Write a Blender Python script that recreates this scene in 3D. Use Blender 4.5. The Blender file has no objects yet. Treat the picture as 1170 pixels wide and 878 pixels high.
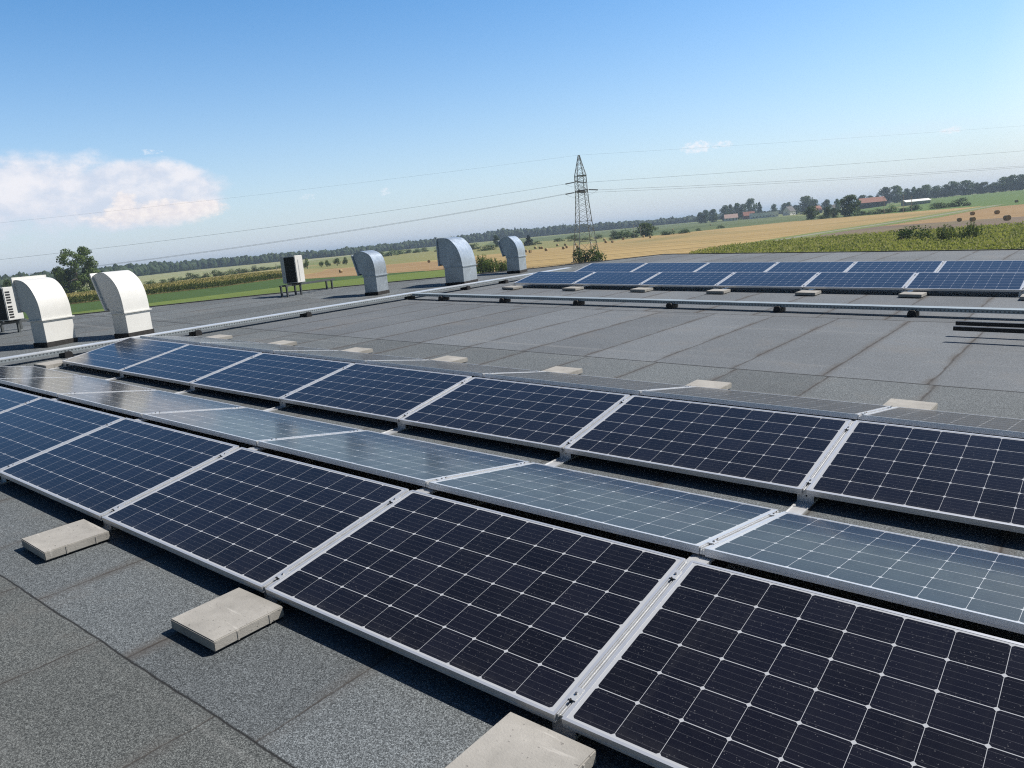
import bpy, bmesh, math, random
from mathutils import Matrix, Vector, noise
R = math.radians
SC = bpy.context.scene
COL = SC.collection

# ------------------------------------------------------------------ camera
# World: x to the east, y to the north, z up. The flat roof falls 2.565 degrees towards +x,
# "roof frame" coordinates (x along the panel rows, y across them, z off the felt) are turned by RF.
RF = Matrix.Rotation(R(2.565), 4, 'Y')
cam = bpy.data.cameras.new("camera"); co = bpy.data.objects.new("camera", cam); COL.objects.link(co)
cam.sensor_fit = 'HORIZONTAL'; cam.sensor_width = 36.0; cam.lens = 36.0 * 880.757 / 1170.0
cam.clip_start = 0.05; cam.clip_end = 60000
CF = Vector((-0.6260342, 0.75649669, -0.18919284)); CR = Vector((0.77832777, 0.6210655, -0.09210605)); CU = Vector((-0.04782322, 0.20491558, 0.97761063))
CAM = Vector((1.4444, -1.8159, 1.6823))
m = Matrix((CR, CU, -CF)).transposed().to_4x4(); m.translation = CAM
co.matrix_world = m
SC.camera = co

# ------------------------------------------------------------------ sun, sky, exposure
SUN = (RF.to_3x3() @ Vector((0.48, 0.70, 1.0))).normalized()      # towards the sun
SEL = math.asin(SUN.z); SAZ = math.atan2(SUN.x, SUN.y)
sl = bpy.data.lights.new("sun", 'SUN'); so = bpy.data.objects.new("sun", sl); COL.objects.link(so)
sl.energy = 5.0; sl.angle = R(0.55); sl.color = (1.0, 0.945, 0.86)
so.rotation_mode = 'QUATERNION'; so.rotation_quaternion = SUN.to_track_quat('Z', 'Y'); so.location = (0, 0, 60)
SC.view_settings.view_transform = 'Standard'; SC.view_settings.look = 'None'
SC.view_settings.exposure = 0.25; SC.cycles.use_denoising = False; SC.cycles.sample_clamp_indirect = 2.0; SC.cycles.pixel_filter_type = 'BLACKMAN_HARRIS'; SC.cycles.filter_width = 1.15
SC.view_settings.gamma = 1.0; SC.view_settings.use_curve_mapping = False

W = bpy.data.worlds.new("World"); SC.world = W; W.use_nodes = True

class NT:
    """small node-tree writer"""
    def __init__(s, t): s.t = t; s.n = t.nodes; s.l = t.links
    def new(s, kind, **kw):
        x = s.n.new(kind)
        for k, v in kw.items(): setattr(x, k, v)
        return x
    def put(s, sock, v):
        if isinstance(v, bpy.types.NodeSocket): s.l.new(v, sock)
        elif isinstance(v, (tuple, list)) and len(v) == 3 and sock.type == 'RGBA': sock.default_value = (*v, 1)
        else: sock.default_value = v
    def math(s, op, a, b=0.0, c=None, clamp=False):
        x = s.new('ShaderNodeMath', operation=op); x.use_clamp = clamp
        s.put(x.inputs[0], a)
        if len(x.inputs) > 1: s.put(x.inputs[1], b)
        if c is not None: s.put(x.inputs[2], c)
        return x.outputs[0]
    def mix(s, f, a, b, blend='MIX'):
        x = s.new('ShaderNodeMix', data_type='RGBA', blend_type=blend)
        s.put(x.inputs[0], f); s.put(x.inputs[6], a); s.put(x.inputs[7], b)
        return x.outputs[2]
    def sep(s, v):
        x = s.new('ShaderNodeSeparateXYZ'); s.l.new(v, x.inputs[0]); return x.outputs
    def comb(s, a, b, c=0.0):
        x = s.new('ShaderNodeCombineXYZ'); s.put(x.inputs[0], a); s.put(x.inputs[1], b); s.put(x.inputs[2], c); return x.outputs[0]
    def noise(s, v, scale, detail=3.0, rough=0.55, out=0, dist=0.0):
        x = s.new('ShaderNodeTexNoise'); s.l.new(v, x.inputs['Vector'])
        x.inputs['Scale'].default_value = scale; x.inputs['Detail'].default_value = detail
        x.inputs['Roughness'].default_value = rough; x.inputs['Distortion'].default_value = dist
        return x.outputs[out]
    def ramp(s, f, a, b, lo=0.0, hi=1.0):
        x = s.new('ShaderNodeMapRange'); x.clamp = True
        s.put(x.inputs[0], f); s.put(x.inputs[1], a); s.put(x.inputs[2], b); s.put(x.inputs[3], lo); s.put(x.inputs[4], hi)
        return x.outputs[0]
    def smooth(s, f, a, b, lo=0.0, hi=1.0):
        x = s.new('ShaderNodeMapRange', interpolation_type='SMOOTHSTEP'); x.clamp = True
        s.put(x.inputs[0], f); s.put(x.inputs[1], a); s.put(x.inputs[2], b); s.put(x.inputs[3], lo); s.put(x.inputs[4], hi)
        return x.outputs[0]

w = NT(W.node_tree); w.n.clear()
sky = w.new('ShaderNodeTexSky', sky_type='NISHITA')
sky.sun_disc = False; sky.sun_elevation = SEL; sky.sun_rotation = SAZ
sky.altitude = 100; sky.air_density = 1.0; sky.dust_density = 0.7; sky.ozone_density = 1.6
tc = w.new('ShaderNodeTexCoord'); gx, gy, gz = w.sep(tc.outputs['Generated'])
az = w.math('MULTIPLY', w.math('ARCTAN2', gx, gy), 57.2958); el = w.math('MULTIPLY', w.math('ARCSINE', gz), 57.2958)
cv = w.comb(az, w.math('MULTIPLY', el, 1.5))
n1 = w.noise(cv, 0.42, 9.0, 0.60); n2 = w.noise(cv, 1.6, 6.0, 0.6)
def blob(a, e, ra, re, amp=1.0):
    u = w.math('DIVIDE', w.math('SUBTRACT', az, a), ra); v = w.math('DIVIDE', w.math('SUBTRACT', el, e), re)
    dd = w.math('ADD', w.math('MULTIPLY', u, u), w.math('MULTIPLY', v, v))
    return w.math('MULTIPLY', w.math('SUBTRACT', 1.0, dd), amp)
def mx(*a):
    r = a[0]
    for b in a[1:]: r = w.math('MAXIMUM', r, b)
    return r
# tall storm cloud low in the west: anvil, brighter towers in front, thin veil to its left
anvil = mx(blob(-71.5, 5.2, 10.5, 2.6, 1.25), blob(-63.8, 4.8, 6.0, 2.3, 2.1))
tower = mx(blob(-62.6, 3.55, 4.9, 1.0, 1.1), blob(-64.4, 4.3, 1.0, 0.9), blob(-59.8, 3.6, 2.0, 0.7))
dn = w.math('MULTIPLY', w.math('SUBTRACT', n1, 0.5), 2.2)
dn2 = w.math('MULTIPLY', w.math('SUBTRACT', n2, 0.5), 1.6)
m_anvil = w.smooth(w.math('ADD', anvil, w.math('ADD', dn, w.math('MULTIPLY', dn2, 0.25))), -0.25, 0.95)
m_tower = w.smooth(w.math('ADD', tower, w.math('ADD', w.math('MULTIPLY', dn, 0.7), dn2)), 0.05, 0.75)
edge = w.smooth(el, 2.2, 3.6)
m_tower = w.math('MULTIPLY', m_tower, edge)
small = mx(blob(-25.1, 4.75, 1.3, 0.5, 0.9), blob(-23.4, 4.72, 0.9, 0.3, 0.6), blob(-9.55, 3.84, 0.8, 0.28, 0.8), blob(-47.36, 3.85, 0.45, 0.3, 0.6), blob(-62.3, 7.44, 0.7, 0.2, 0.45), blob(-52.85, 3.93, 0.6, 0.25, 0.4))
n3 = w.noise(cv, 3.2, 6.0, 0.62); dn3 = w.math('MULTIPLY', w.math('SUBTRACT', n3, 0.5), 3.2)
m_small = w.smooth(w.math('ADD', small, dn3), 0.0, 1.3)
veil = w.math('MULTIPLY', mx(blob(-72, 3.6, 11.0, 3.4), blob(-12.5, 4.2, 6.0, 0.45, 0.6)), w.ramp(n1, 0.35, 0.7))
m_veil = w.math('MULTIPLY', w.math('MAXIMUM', veil, 0.0), 0.40)
# milky air low over the horizon
hs = w.new('ShaderNodeHueSaturation'); hs.inputs['Saturation'].default_value = 1.36; hs.inputs['Value'].default_value = 1.56
w.l.new(sky.outputs[0], hs.inputs['Color']); skyc = w.mix(1.0, hs.outputs[0], (0.93, 1.0, 1.04), 'MULTIPLY')
# unseen sky (behind, far left, overhead) dimmed to darken shade and panel reflections
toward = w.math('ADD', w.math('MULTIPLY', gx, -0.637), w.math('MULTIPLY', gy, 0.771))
unseen_dim = w.smooth(toward, -0.45, 0.72, 0.32, 1.0)
unseen_dim = w.math('MAXIMUM', w.math('MULTIPLY', unseen_dim, w.smooth(az, -98.0, -73.0, 0.36, 1.0)), 0.32)
unseen_dim = w.math('MULTIPLY', unseen_dim, w.smooth(el, 20.0, 46.0, 1.0, 0.58))
skyc = w.mix(1.0, skyc, w.comb(unseen_dim, unseen_dim, unseen_dim), 'MULTIPLY')
SKYS = 0.085
def sc(c): return tuple(v / SKYS for v in c)
low = w.math('MULTIPLY', w.math('POWER', w.math('SUBTRACT', 1.0, w.ramp(el, -1.0, 22.0)), 2.2), 0.84)
low = w.math('MULTIPLY', low, w.smooth(toward, -0.1, 0.7))  # whitening kept off the unseen sky, to darken shaded sides
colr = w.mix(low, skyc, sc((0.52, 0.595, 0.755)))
glow = w.math('MULTIPLY', w.math('MAXIMUM', blob(36.0, 6.0, 44.0, 26.0), 0.0), 0.65)   # bright haze added under the sun, out of view, to grey panel reflections
colr = w.mix(glow, colr, sc((1.10, 1.08, 1.04)))
colr = w.mix(m_veil, colr, sc((0.62, 0.66, 0.78)))
shade = w.smooth(n1, 0.34, 0.66)
colr = w.mix(w.math('MULTIPLY', m_anvil, 0.88), colr, w.mix(w.math('MULTIPLY', shade, w.smooth(el, 2.6, 5.8, 0.35, 1.0)), sc((0.57, 0.62, 0.73)), sc((0.80, 0.78, 0.81))))
colr = w.mix(w.math('MULTIPLY', m_tower, 0.85), colr, w.mix(w.smooth(n2, 0.30, 0.70), sc((0.72, 0.68, 0.70)), sc((0.87, 0.81, 0.78))))
colr = w.mix(w.math('MULTIPLY', m_small, 0.85), colr, sc((0.78, 0.80, 0.85)))
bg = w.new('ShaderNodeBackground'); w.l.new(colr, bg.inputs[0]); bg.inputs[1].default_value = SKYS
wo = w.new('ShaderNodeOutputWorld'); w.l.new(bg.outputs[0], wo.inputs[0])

# ------------------------------------------------------------------ helpers
class MB:
    """collects shapes for ONE mesh"""
    def __init__(s): s.v = []; s.f = []; s.mi = []; s.sm = []
    def add(s, verts, faces, mi=0, smooth=False):
        o = len(s.v); s.v += [tuple(v) for v in verts]
        for f in faces: s.f.append([i + o for i in f]); s.mi.append(mi); s.sm.append(smooth)
    def box(s, lo, hi, mi=0, mat=None):
        (a, b, c), (d, e, f) = lo, hi
        vs = [(a, b, c), (d, b, c), (d, e, c), (a, e, c), (a, b, f), (d, b, f), (d, e, f), (a, e, f)]
        if mat is not None: vs = [mat @ Vector(v) for v in vs]
        s.add(vs, [(0, 3, 2, 1), (4, 5, 6, 7), (0, 1, 5, 4), (1, 2, 6, 5), (2, 3, 7, 6), (3, 0, 4, 7)], mi)
    def tube(s, p, q, r, n=6, r2=None, mi=0, smooth=True, caps=True):
        p, q = Vector(p), Vector(q); dd = (q - p).normalized()
        a = dd.orthogonal().normalized(); b = dd.cross(a); r2 = r if r2 is None else r2
        vs = []
        for k in range(n):
            t = 2 * math.pi * k / n; u = a * math.cos(t) + b * math.sin(t)
            vs += [p + u * r, q + u * r2]
        fs = [(2 * k, 2 * ((k + 1) % n), 2 * ((k + 1) % n) + 1, 2 * k + 1) for k in range(n)]
        s.add(vs, fs, mi, smooth)
        if caps: s.add([vs[2 * k] for k in range(n)], [tuple(reversed(range(n)))], mi); s.add([vs[2 * k + 1] for k in range(n)], [tuple(range(n))], mi)
    def bar(s, p, q, t, mi=0):      # square bar
        s.tube(p, q, t * 0.7071, 4, mi=mi, smooth=False)
    def prism(s, prof, y0, y1, mi=0, smooth_from=None):   # profile in (x, z), extruded along y
        n = len(prof)
        s.add([(x, y0, z) for x, z in prof], [tuple(range(n))], mi)
        s.add([(x, y1, z) for x, z in prof], [tuple(reversed(range(n)))], mi)
        vs = [(x, y0, z) for x, z in prof] + [(x, y1, z) for x, z in prof]
        s.add(vs, [(k, k + n, (k + 1) % n + n, (k + 1) % n) for k in range(n)], mi)
    def mesh(s, name, mats):
        me = bpy.data.meshes.new(name); me.from_pydata(s.v, [], s.f)
        for mt in mats: me.materials.append(mt)
        me.polygons.foreach_set('material_index', s.mi); me.polygons.foreach_set('use_smooth', s.sm)
        me.update(); return me

def obj(name, mb, mats, parent=None, mw=None, loc=None):
    me = mb if isinstance(mb, bpy.types.Mesh) else mb.mesh(name, mats if isinstance(mats, (list, tuple)) else [mats])
    o = bpy.data.objects.new(name, me); COL.objects.link(o)
    if parent is not None: o.parent = parent
    if mw is not None: o.matrix_basis = mw
    elif loc is not None: o.location = loc
    return o
def tag(o, label, cat, group=None, kind=None):
    if label: o['label'] = label
    if cat: o['category'] = cat
    if group: o['group'] = group
    if kind: o['kind'] = kind
    return o
def root(name, mw, label, cat, group=None):
    o = bpy.data.objects.new(name, None); COL.objects.link(o); o.empty_display_size = 0.2
    o.matrix_basis = mw
    return tag(o, label, cat, group)
def struct(name, mb, mats, mw=None):
    o = obj(name, mb, mats, None, mw); o['kind'] = 'structure'; return o
def copy_tree(o, parent=None):
    c = o.copy(); COL.objects.link(c)
    for k in list(c.keys()):
        if parent is None and k == 'label': del c[k]
    if parent is not None: c.parent = parent
    for ch in [x for x in ALLCH.get(o.name, [])]: copy_tree(ch, c)
    return c
ALLCH = {}
def reg(o, *ch): ALLCH[o.name] = list(ch)
def T(x, y, z=0.0): return Matrix.Translation((x, y, z))
def RX(a): return Matrix.Rotation(a, 4, 'X')
def RZ(a): return Matrix.Rotation(a, 4, 'Z')
ORD = ['first', 'second', 'third', 'fourth', 'fifth', 'sixth', 'seventh', 'eighth']

def bevel(me, w_, seg=2):
    bm = bmesh.new(); bm.from_mesh(me)
    bmesh.ops.remove_doubles(bm, verts=bm.verts, dist=1e-5)
    bmesh.ops.bevel(bm, geom=[e for e in bm.edges if e.is_manifold and e.calc_face_angle(0) > 0.5], offset=w_, segments=seg, affect='EDGES', clamp_overlap=True)
    bm.to_mesh(me); bm.free(); return me

def mat(name):
    x = bpy.data.materials.new(name); x.use_nodes = True; t = NT(x.node_tree); t.n.clear()
    p = t.new('ShaderNodeBsdfPrincipled'); o = t.new('ShaderNodeOutputMaterial'); t.l.new(p.outputs[0], o.inputs[0])
    c = t.new('ShaderNodeTexCoord')
    return x, t, p, c
def simple(name, col, rough=0.6, metal=0.0, var=0.12, scale=6.0, bump=0.0, spec=0.5):
    x, t, p, c = mat(name)
    n = t.noise(c.outputs['Object'], scale, 5.0, 0.6)
    f = t.ramp(n, 0.25, 0.75, 1 - var, 1 + var)
    t.put(p.inputs['Base Color'], t.mix(1.0, col, t.comb(f, f, f), 'MULTIPLY'))
    p.inputs['Roughness'].default_value = rough; p.inputs['Metallic'].default_value = metal; p.inputs['Specular IOR Level'].default_value = spec
    if bump:
        b = t.new('ShaderNodeBump'); b.inputs['Strength'].default_value = bump; b.inputs['Distance'].default_value = 0.01
        t.l.new(n, b.inputs['Height']); t.l.new(b.outputs[0], p.inputs['Normal'])
    return x

# ------------------------------------------------------------------ materials
def felt_material():
    x, t, p, c = mat("bitumen felt"); v = c.outputs['Object']
    X, Y, Z = t.sep(v)
    wob = t.noise(v, 1.3, 4.0, 0.6); wob2 = t.noise(v, 7.0, 3.0, 0.6)
    dx = t.math('ADD', t.math('MULTIPLY', t.math('SUBTRACT', wob, 0.5), 0.075), t.math('MULTIPLY', t.math('SUBTRACT', wob2, 0.5), 0.012))
    Yw = t.math('ADD', Y, t.math('MULTIPLY', dx, 0.5))
    bounds = [-7.1, -0.60, 5.84, 9.62, 16.2]
    offs = [0.20, -0.06, 0.0, 0.33, 0.12]
    zone = None; off = None; lapd = None
    for i, b in enumerate(bounds):
        st = t.math('GREATER_THAN', Yw, b)
        zone = st if zone is None else t.math('ADD', zone, st)
        oo = t.math('MULTIPLY', st, offs[i] - (offs[i - 1] if i else 0.0))
        off = oo if off is None else t.math('ADD', off, oo)
        dd = t.math('ABSOLUTE', t.math('SUBTRACT', Yw, b))
        lapd = dd if lapd is None else t.math('MINIMUM', lapd, dd)
    u = t.math('DIVIDE', t.math('ADD', t.math('ADD', X, dx), off), 0.935)
    fu = t.math('FRACT', u); iu = t.math('FLOOR', u)
    sd = t.math('MULTIPLY', t.math('ABSOLUTE', t.math('SUBTRACT', fu, 0.5)), 1.0)
    seamd = t.math('MULTIPLY', t.math('SUBTRACT', 0.5, sd), 0.935)
    wn = t.new('ShaderNodeTexWhiteNoise', noise_dimensions='2D'); t.l.new(t.comb(iu, zone), wn.inputs['Vector'])
    tone = t.ramp(wn.outputs['Value'], 0, 1, 0.86, 1.12)
    zt = t.new('ShaderNodeTexWhiteNoise', noise_dimensions='1D'); t.l.new(zone, zt.inputs['W'])
    g1 = t.noise(v, 210.0, 2.0, 0.8); g2 = t.noise(v, 95.0, 3.0, 0.8)
    vg = t.new('ShaderNodeTexVoronoi'); t.l.new(v, vg.inputs['Vector']); vg.inputs['Scale'].default_value = 290.0
    cellv = t.sep(vg.outputs['Color'])[0]; cellv = t.math('POWER', cellv, 2.0)
    gr = t.math('ADD', t.math('MULTIPLY', cellv, 0.80), t.math('MULTIPLY', t.ramp(g2, 0.38, 0.64), 0.20))
    # middle field of the roof has a finer, paler mineral finish
    mid = t.math('MULTIPLY', t.math('GREATER_THAN', Yw, 5.84), t.math('GREATER_THAN', X, -11.2))
    coarse = t.mix(gr, (0.024, 0.027, 0.028), (0.270, 0.283, 0.282))
    fine = t.mix(gr, (0.072, 0.076, 0.080), (0.245, 0.255, 0.262))
    base = t.mix(mid, coarse, fine)
    blot = t.math('MULTIPLY', t.ramp(t.noise(v, 0.45, 5.0, 0.6), 0.3, 0.7, 0.84, 1.14), t.ramp(t.noise(v, 42.0, 3.0, 0.8), 0.3, 0.7, 0.80, 1.22))
    fr_ = t.math('LESS_THAN', Yw, -0.60)
    base = t.mix(fr_, t.mix(1.0, base, (0.98, 1.03, 1.09), 'MULTIPLY'), t.mix(1.0, base, (0.90, 0.915, 0.90), 'MULTIPLY'))
    k = t.math('MULTIPLY', tone, blot); base = t.mix(1.0, base, t.comb(k, k, k), 'MULTIPLY')
    # worn brownish water marks
    st = t.math('MULTIPLY', t.ramp(t.noise(v, 0.9, 6.0, 0.7), 0.54, 0.72), 0.42)
    base = t.mix(st, base, (0.15, 0.135, 0.12))
    streak = t.noise(t.comb(t.math('MULTIPLY', X, 0.15), t.math('MULTIPLY', Y, 5.0)), 1.0, 4.0, 0.6)
    base = t.mix(t.ramp(streak, 0.58, 0.75, 0, 0.25), base, (0.30, 0.30, 0.295))
    sw = t.math('MULTIPLY', t.ramp(wob, 0.3, 0.7, 0.4, 1.7), 0.0055)
    sfar = t.math('GREATER_THAN', Y, 3.0); seam = t.math('SUBTRACT', 1.0, t.smooth(seamd, 0.0, t.math('ADD', sw, t.math('ADD', 0.004, t.math('MULTIPLY', sfar, 0.012)))))
    seam = t.math('MULTIPLY', seam, t.ramp(wob2, 0.2, 0.6, 0.35, 0.95))
    soft = t.math('MULTIPLY', t.math('SUBTRACT', 1.0, t.smooth(seamd, 0.0, 0.09)), t.ramp(wob, 0.38, 0.60, 0.0, 0.75))
    far = t.math('GREATER_THAN', Y, 3.0); lw = t.math('ADD', t.math('MULTIPLY', sw, 0.9), t.math('ADD', 0.004, t.math('MULTIPLY', far, 0.020)))
    lap = t.math('SUBTRACT', 1.0, t.smooth(lapd, 0.0, lw))
    base = t.mix(soft, base, (0.085, 0.078, 0.072))
    base = t.mix(seam, base, (0.040, 0.034, 0.030))
    base = t.mix(lap, base, (0.014, 0.014, 0.014))
    t.put(p.inputs['Base Color'], base)
    p.inputs['Roughness'].default_value = 0.85; p.inputs['Specular IOR Level'].default_value = 0.35
    b = t.new('ShaderNodeBump'); b.inputs['Strength'].default_value = 0.5; b.inputs['Distance'].default_value = 0.0022
    hgt = t.math('SUBTRACT', gr, t.math('MULTIPLY', t.math('MAXIMUM', seam, lap), 2.0))
    hgt = t.math('ADD', hgt, t.math('MULTIPLY', wob2, 3.0))
    t.l.new(hgt, b.inputs['Height']); t.l.new(b.outputs[0], p.inputs['Normal'])
    return x

PL, PW, PT = 1.66, 0.9927, 0.035
def cell_material():
    x, t, p, c = mat("solar cells under glass"); v = c.outputs['Object']
    X, Y, Z = t.sep(v); cs = 0.1606; cz = 0.1588
    cx = t.math('DIVIDE', t.math('SUBTRACT', X, (PL - 10 * cs) / 2), cs); cy = t.math('DIVIDE', t.math('SUBTRACT', Y, (PW - 6 * cz) / 2), cz)
    fx = t.math('FRACT', cx); fy = t.math('FRACT', cy)
    ax = t.math('ABSOLUTE', t.math('SUBTRACT', fx, 0.5)); ay = t.math('ABSOLUTE', t.math('SUBTRACT', fy, 0.5))
    inside = t.math('MULTIPLY', t.math('MULTIPLY', t.math('GREATER_THAN', cx, 0.0), t.math('LESS_THAN', cx, 10.0)), t.math('MULTIPLY', t.math('GREATER_THAN', cy, 0.0), t.math('LESS_THAN', cy, 6.0)))
    cell = t.math('MULTIPLY', t.math('LESS_THAN', ax, 0.5 - 0.0050), t.math('LESS_THAN', ay, 0.5 - 0.0095))
    cell = t.math('MULTIPLY', cell, t.math('LESS_THAN', t.math('ADD', ax, ay), 1.0 - 0.066))
    cell = t.math('MULTIPLY', cell, inside)
    bb = t.math('ABSOLUTE', t.math('SUBTRACT', t.math('FRACT', t.math('MULTIPLY', fy, 5.0)), 0.5))
    bus = t.math('LESS_THAN', bb, 0.020)
    obi = t.new('ShaderNodeObjectInfo')
    wn = t.new('ShaderNodeTexWhiteNoise', noise_dimensions='3D')
    t.l.new(t.comb(t.math('FLOOR', cx), t.math('FLOOR', cy), t.math('MULTIPLY', obi.outputs['Random'], 91.0)), wn.inputs['Vector'])
    dark = t.mix(wn.outputs['Value'], (0.0020, 0.0021, 0.0058), (0.0050, 0.0054, 0.0125))
    # fine contact fingers read as a faint woven texture
    fing = t.math('ABSOLUTE', t.math('SUBTRACT', t.math('FRACT', t.math('MULTIPLY', fx, 84.0)), 0.5))
    dark = t.mix(t.math('MULTIPLY', t.math('LESS_THAN', fing, 0.06), 0.25), dark, (0.10, 0.10, 0.12))
    busn = t.ramp(t.noise(v, 60.0, 2.0), 0.3, 0.7, 0.15, 0.55)
    dark = t.mix(t.math('MULTIPLY', bus, busn), dark, (0.16, 0.16, 0.18))
    vo = t.new('ShaderNodeTexVoronoi'); t.l.new(v, vo.inputs['Vector']); vo.inputs['Scale'].default_value = 105.0; vo.inputs['Randomness'].default_value = 1.0
    big = t.ramp(t.noise(v, 3.0, 4.0), 0.3, 0.7, 0.0, 1.0)
    wn2 = t.new('ShaderNodeTexWhiteNoise', noise_dimensions='3D'); t.l.new(vo.outputs['Position'], wn2.inputs['Vector'])
    rad = t.math('MULTIPLY', t.math('POWER', wn2.outputs['Value'], 3.0), 0.27)
    spk = t.math('LESS_THAN', vo.outputs['Distance'], rad)
    spk = t.math('MULTIPLY', spk, t.ramp(big, 0, 1, 0.14, 0.55))
    dark = t.mix(spk, dark, (0.20, 0.20, 0.21))
    film = t.math('MULTIPLY', t.ramp(t.noise(v, 5.0, 6.0, 0.65), 0.35, 0.75), 0.010)
    film = t.math('MULTIPLY', film, t.ramp(obi.outputs['Random'], 0, 1, 0.4, 2.0))
    soil_ = t.math('MULTIPLY', t.math('SUBTRACT', 1.0, t.smooth(Y, 0.0, 0.10)), t.ramp(t.noise(v, 14.0, 5.0, 0.7), 0.35, 0.7, 0.0, 0.05))
    run = t.noise(t.comb(t.math('MULTIPLY', X, 22.0), t.math('MULTIPLY', Y, 1.2), t.math('MULTIPLY', obi.outputs['Random'], 50.0)), 1.0, 4.0, 0.6)
    film = t.math('ADD', film, t.math('ADD', soil_, t.ramp(run, 0.58, 0.75, 0.0, 0.014)))
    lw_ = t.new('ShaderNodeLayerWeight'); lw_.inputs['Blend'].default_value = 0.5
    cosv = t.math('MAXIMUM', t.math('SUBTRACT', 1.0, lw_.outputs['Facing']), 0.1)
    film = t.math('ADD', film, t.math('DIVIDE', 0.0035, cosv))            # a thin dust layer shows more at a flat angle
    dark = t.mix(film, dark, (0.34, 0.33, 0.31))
    base = t.mix(cell, (0.44, 0.455, 0.48), dark)
    t.put(p.inputs['Base Color'], base)
    rn = t.ramp(t.noise(v, 9.0, 4.0), 0.3, 0.7, 0.10, 0.17)
    t.put(p.inputs['Roughness'], rn); p.inputs['IOR'].default_value = 1.30
    p.inputs['Specular IOR Level'].default_value = 0.45
    return x

def tray_material():
    x, t, p, c = mat("perforated galvanised steel"); X, Y, Z = t.sep(c.outputs['Object'])
    n = t.noise(c.outputs['Object'], 5.0, 5.0); f = t.ramp(n, 0.3, 0.7, 0.85, 1.12)
    fr = t.math('ABSOLUTE', t.math('SUBTRACT', t.math('FRACT', t.math('DIVIDE', X, 0.05)), 0.5))
    slot = t.math('MULTIPLY', t.math('LESS_THAN', fr, 0.22), t.math('MULTIPLY', t.math('GREATER_THAN', Z, 0.012), t.math('LESS_THAN', Z, 0.032)))
    geo = t.new('ShaderNodeNewGeometry')
    t.put(p.inputs['Base Color'], t.mix(slot, t.mix(1.0, (0.36, 0.405, 0.43), t.comb(f, f, f), 'MULTIPLY'), (0.14, 0.155, 0.165)))
    p.inputs['Metallic'].default_value = 0.35; p.inputs['Roughness'].default_value = 0.45
    return x

M = {}
M['felt'] = felt_material()
M['lid_dull'] = simple("dull galvanised lid", (0.30, 0.345, 0.37), 0.55, 0.25, 0.12, 3.0)
M['cells'] = cell_material()
M['tray'] = tray_material()
M['lid'] = simple("bright galvanised lid", (0.62, 0.65, 0.68), 0.40, 0.35, 0.10, 3.0)
M['alu'] = simple("anodised aluminium", (0.62, 0.63, 0.65), 0.40, 0.55, 0.06, 14.0)
M['alu2'] = simple("mill aluminium", (0.60, 0.61, 0.62), 0.42, 0.45, 0.12, 20.0)
M['black'] = simple("black rubber", (0.016, 0.016, 0.018), 0.7, 0, 0.3, 20.0)
M['darkmetal'] = simple("dark coated steel", (0.010, 0.010, 0.012), 0.55, 0, 0.2, 9.0)
M['bolt'] = simple("dull zinc", (0.30, 0.30, 0.31), 0.4, 0.8, 0.2, 80.0)
M['galv'] = None
def galv():
    x, t, p, c = mat("spangled galvanised sheet"); v = c.outputs['Object']
    vo = t.new('ShaderNodeTexVoronoi'); t.l.new(v, vo.inputs['Vector']); vo.inputs['Scale'].default_value = 22.0
    vs = t.sep(vo.outputs['Color']); big = t.noise(v, 2.2, 5.0)
    f = t.math('MULTIPLY', t.ramp(vs[0], 0, 1, 0.92, 1.06), t.ramp(big, 0.3, 0.7, 0.85, 1.12))
    t.put(p.inputs['Base Color'], t.mix(1.0, (0.40, 0.45, 0.50), t.comb(f, f, f), 'MULTIPLY'))
    p.inputs['Metallic'].default_value = 0.60; t.put(p.inputs['Roughness'], t.ramp(vs[1], 0, 1, 0.36, 0.46))
    b = t.new('ShaderNodeBump'); b.inputs['Strength'].default_value = 0.25; b.inputs['Distance'].default_value = 0.02
    t.l.new(t.noise(v, 3.0, 3.0), b.inputs['Height']); t.l.new(b.outputs[0], p.inputs['Normal'])
    return x
M['galv'] = galv()
M['white'] = simple("white painted sheet", (0.64, 0.64, 0.62), 0.38, 0, 0.05, 4.0)
M['tar'] = simple("bitumen flashing", (0.022, 0.021, 0.021), 0.8, 0, 0.5, 14.0, 0.5)
M['mesh'] = simple("dark opening", (0.02, 0.02, 0.022), 0.8)  # dark sheet colour for the shade inside the duct mouths
M['coil'] = simple("black condenser coil", (0.012, 0.013, 0.016), 0.6, 0, 0.3, 30.0)
M['grey'] = simple("light grey casing", (0.52, 0.53, 0.53), 0.5, 0, 0.08, 5.0)
M['stand'] = simple("weathered steel stand", (0.075, 0.085, 0.09), 0.6, 0.2, 0.25, 12.0)
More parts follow.
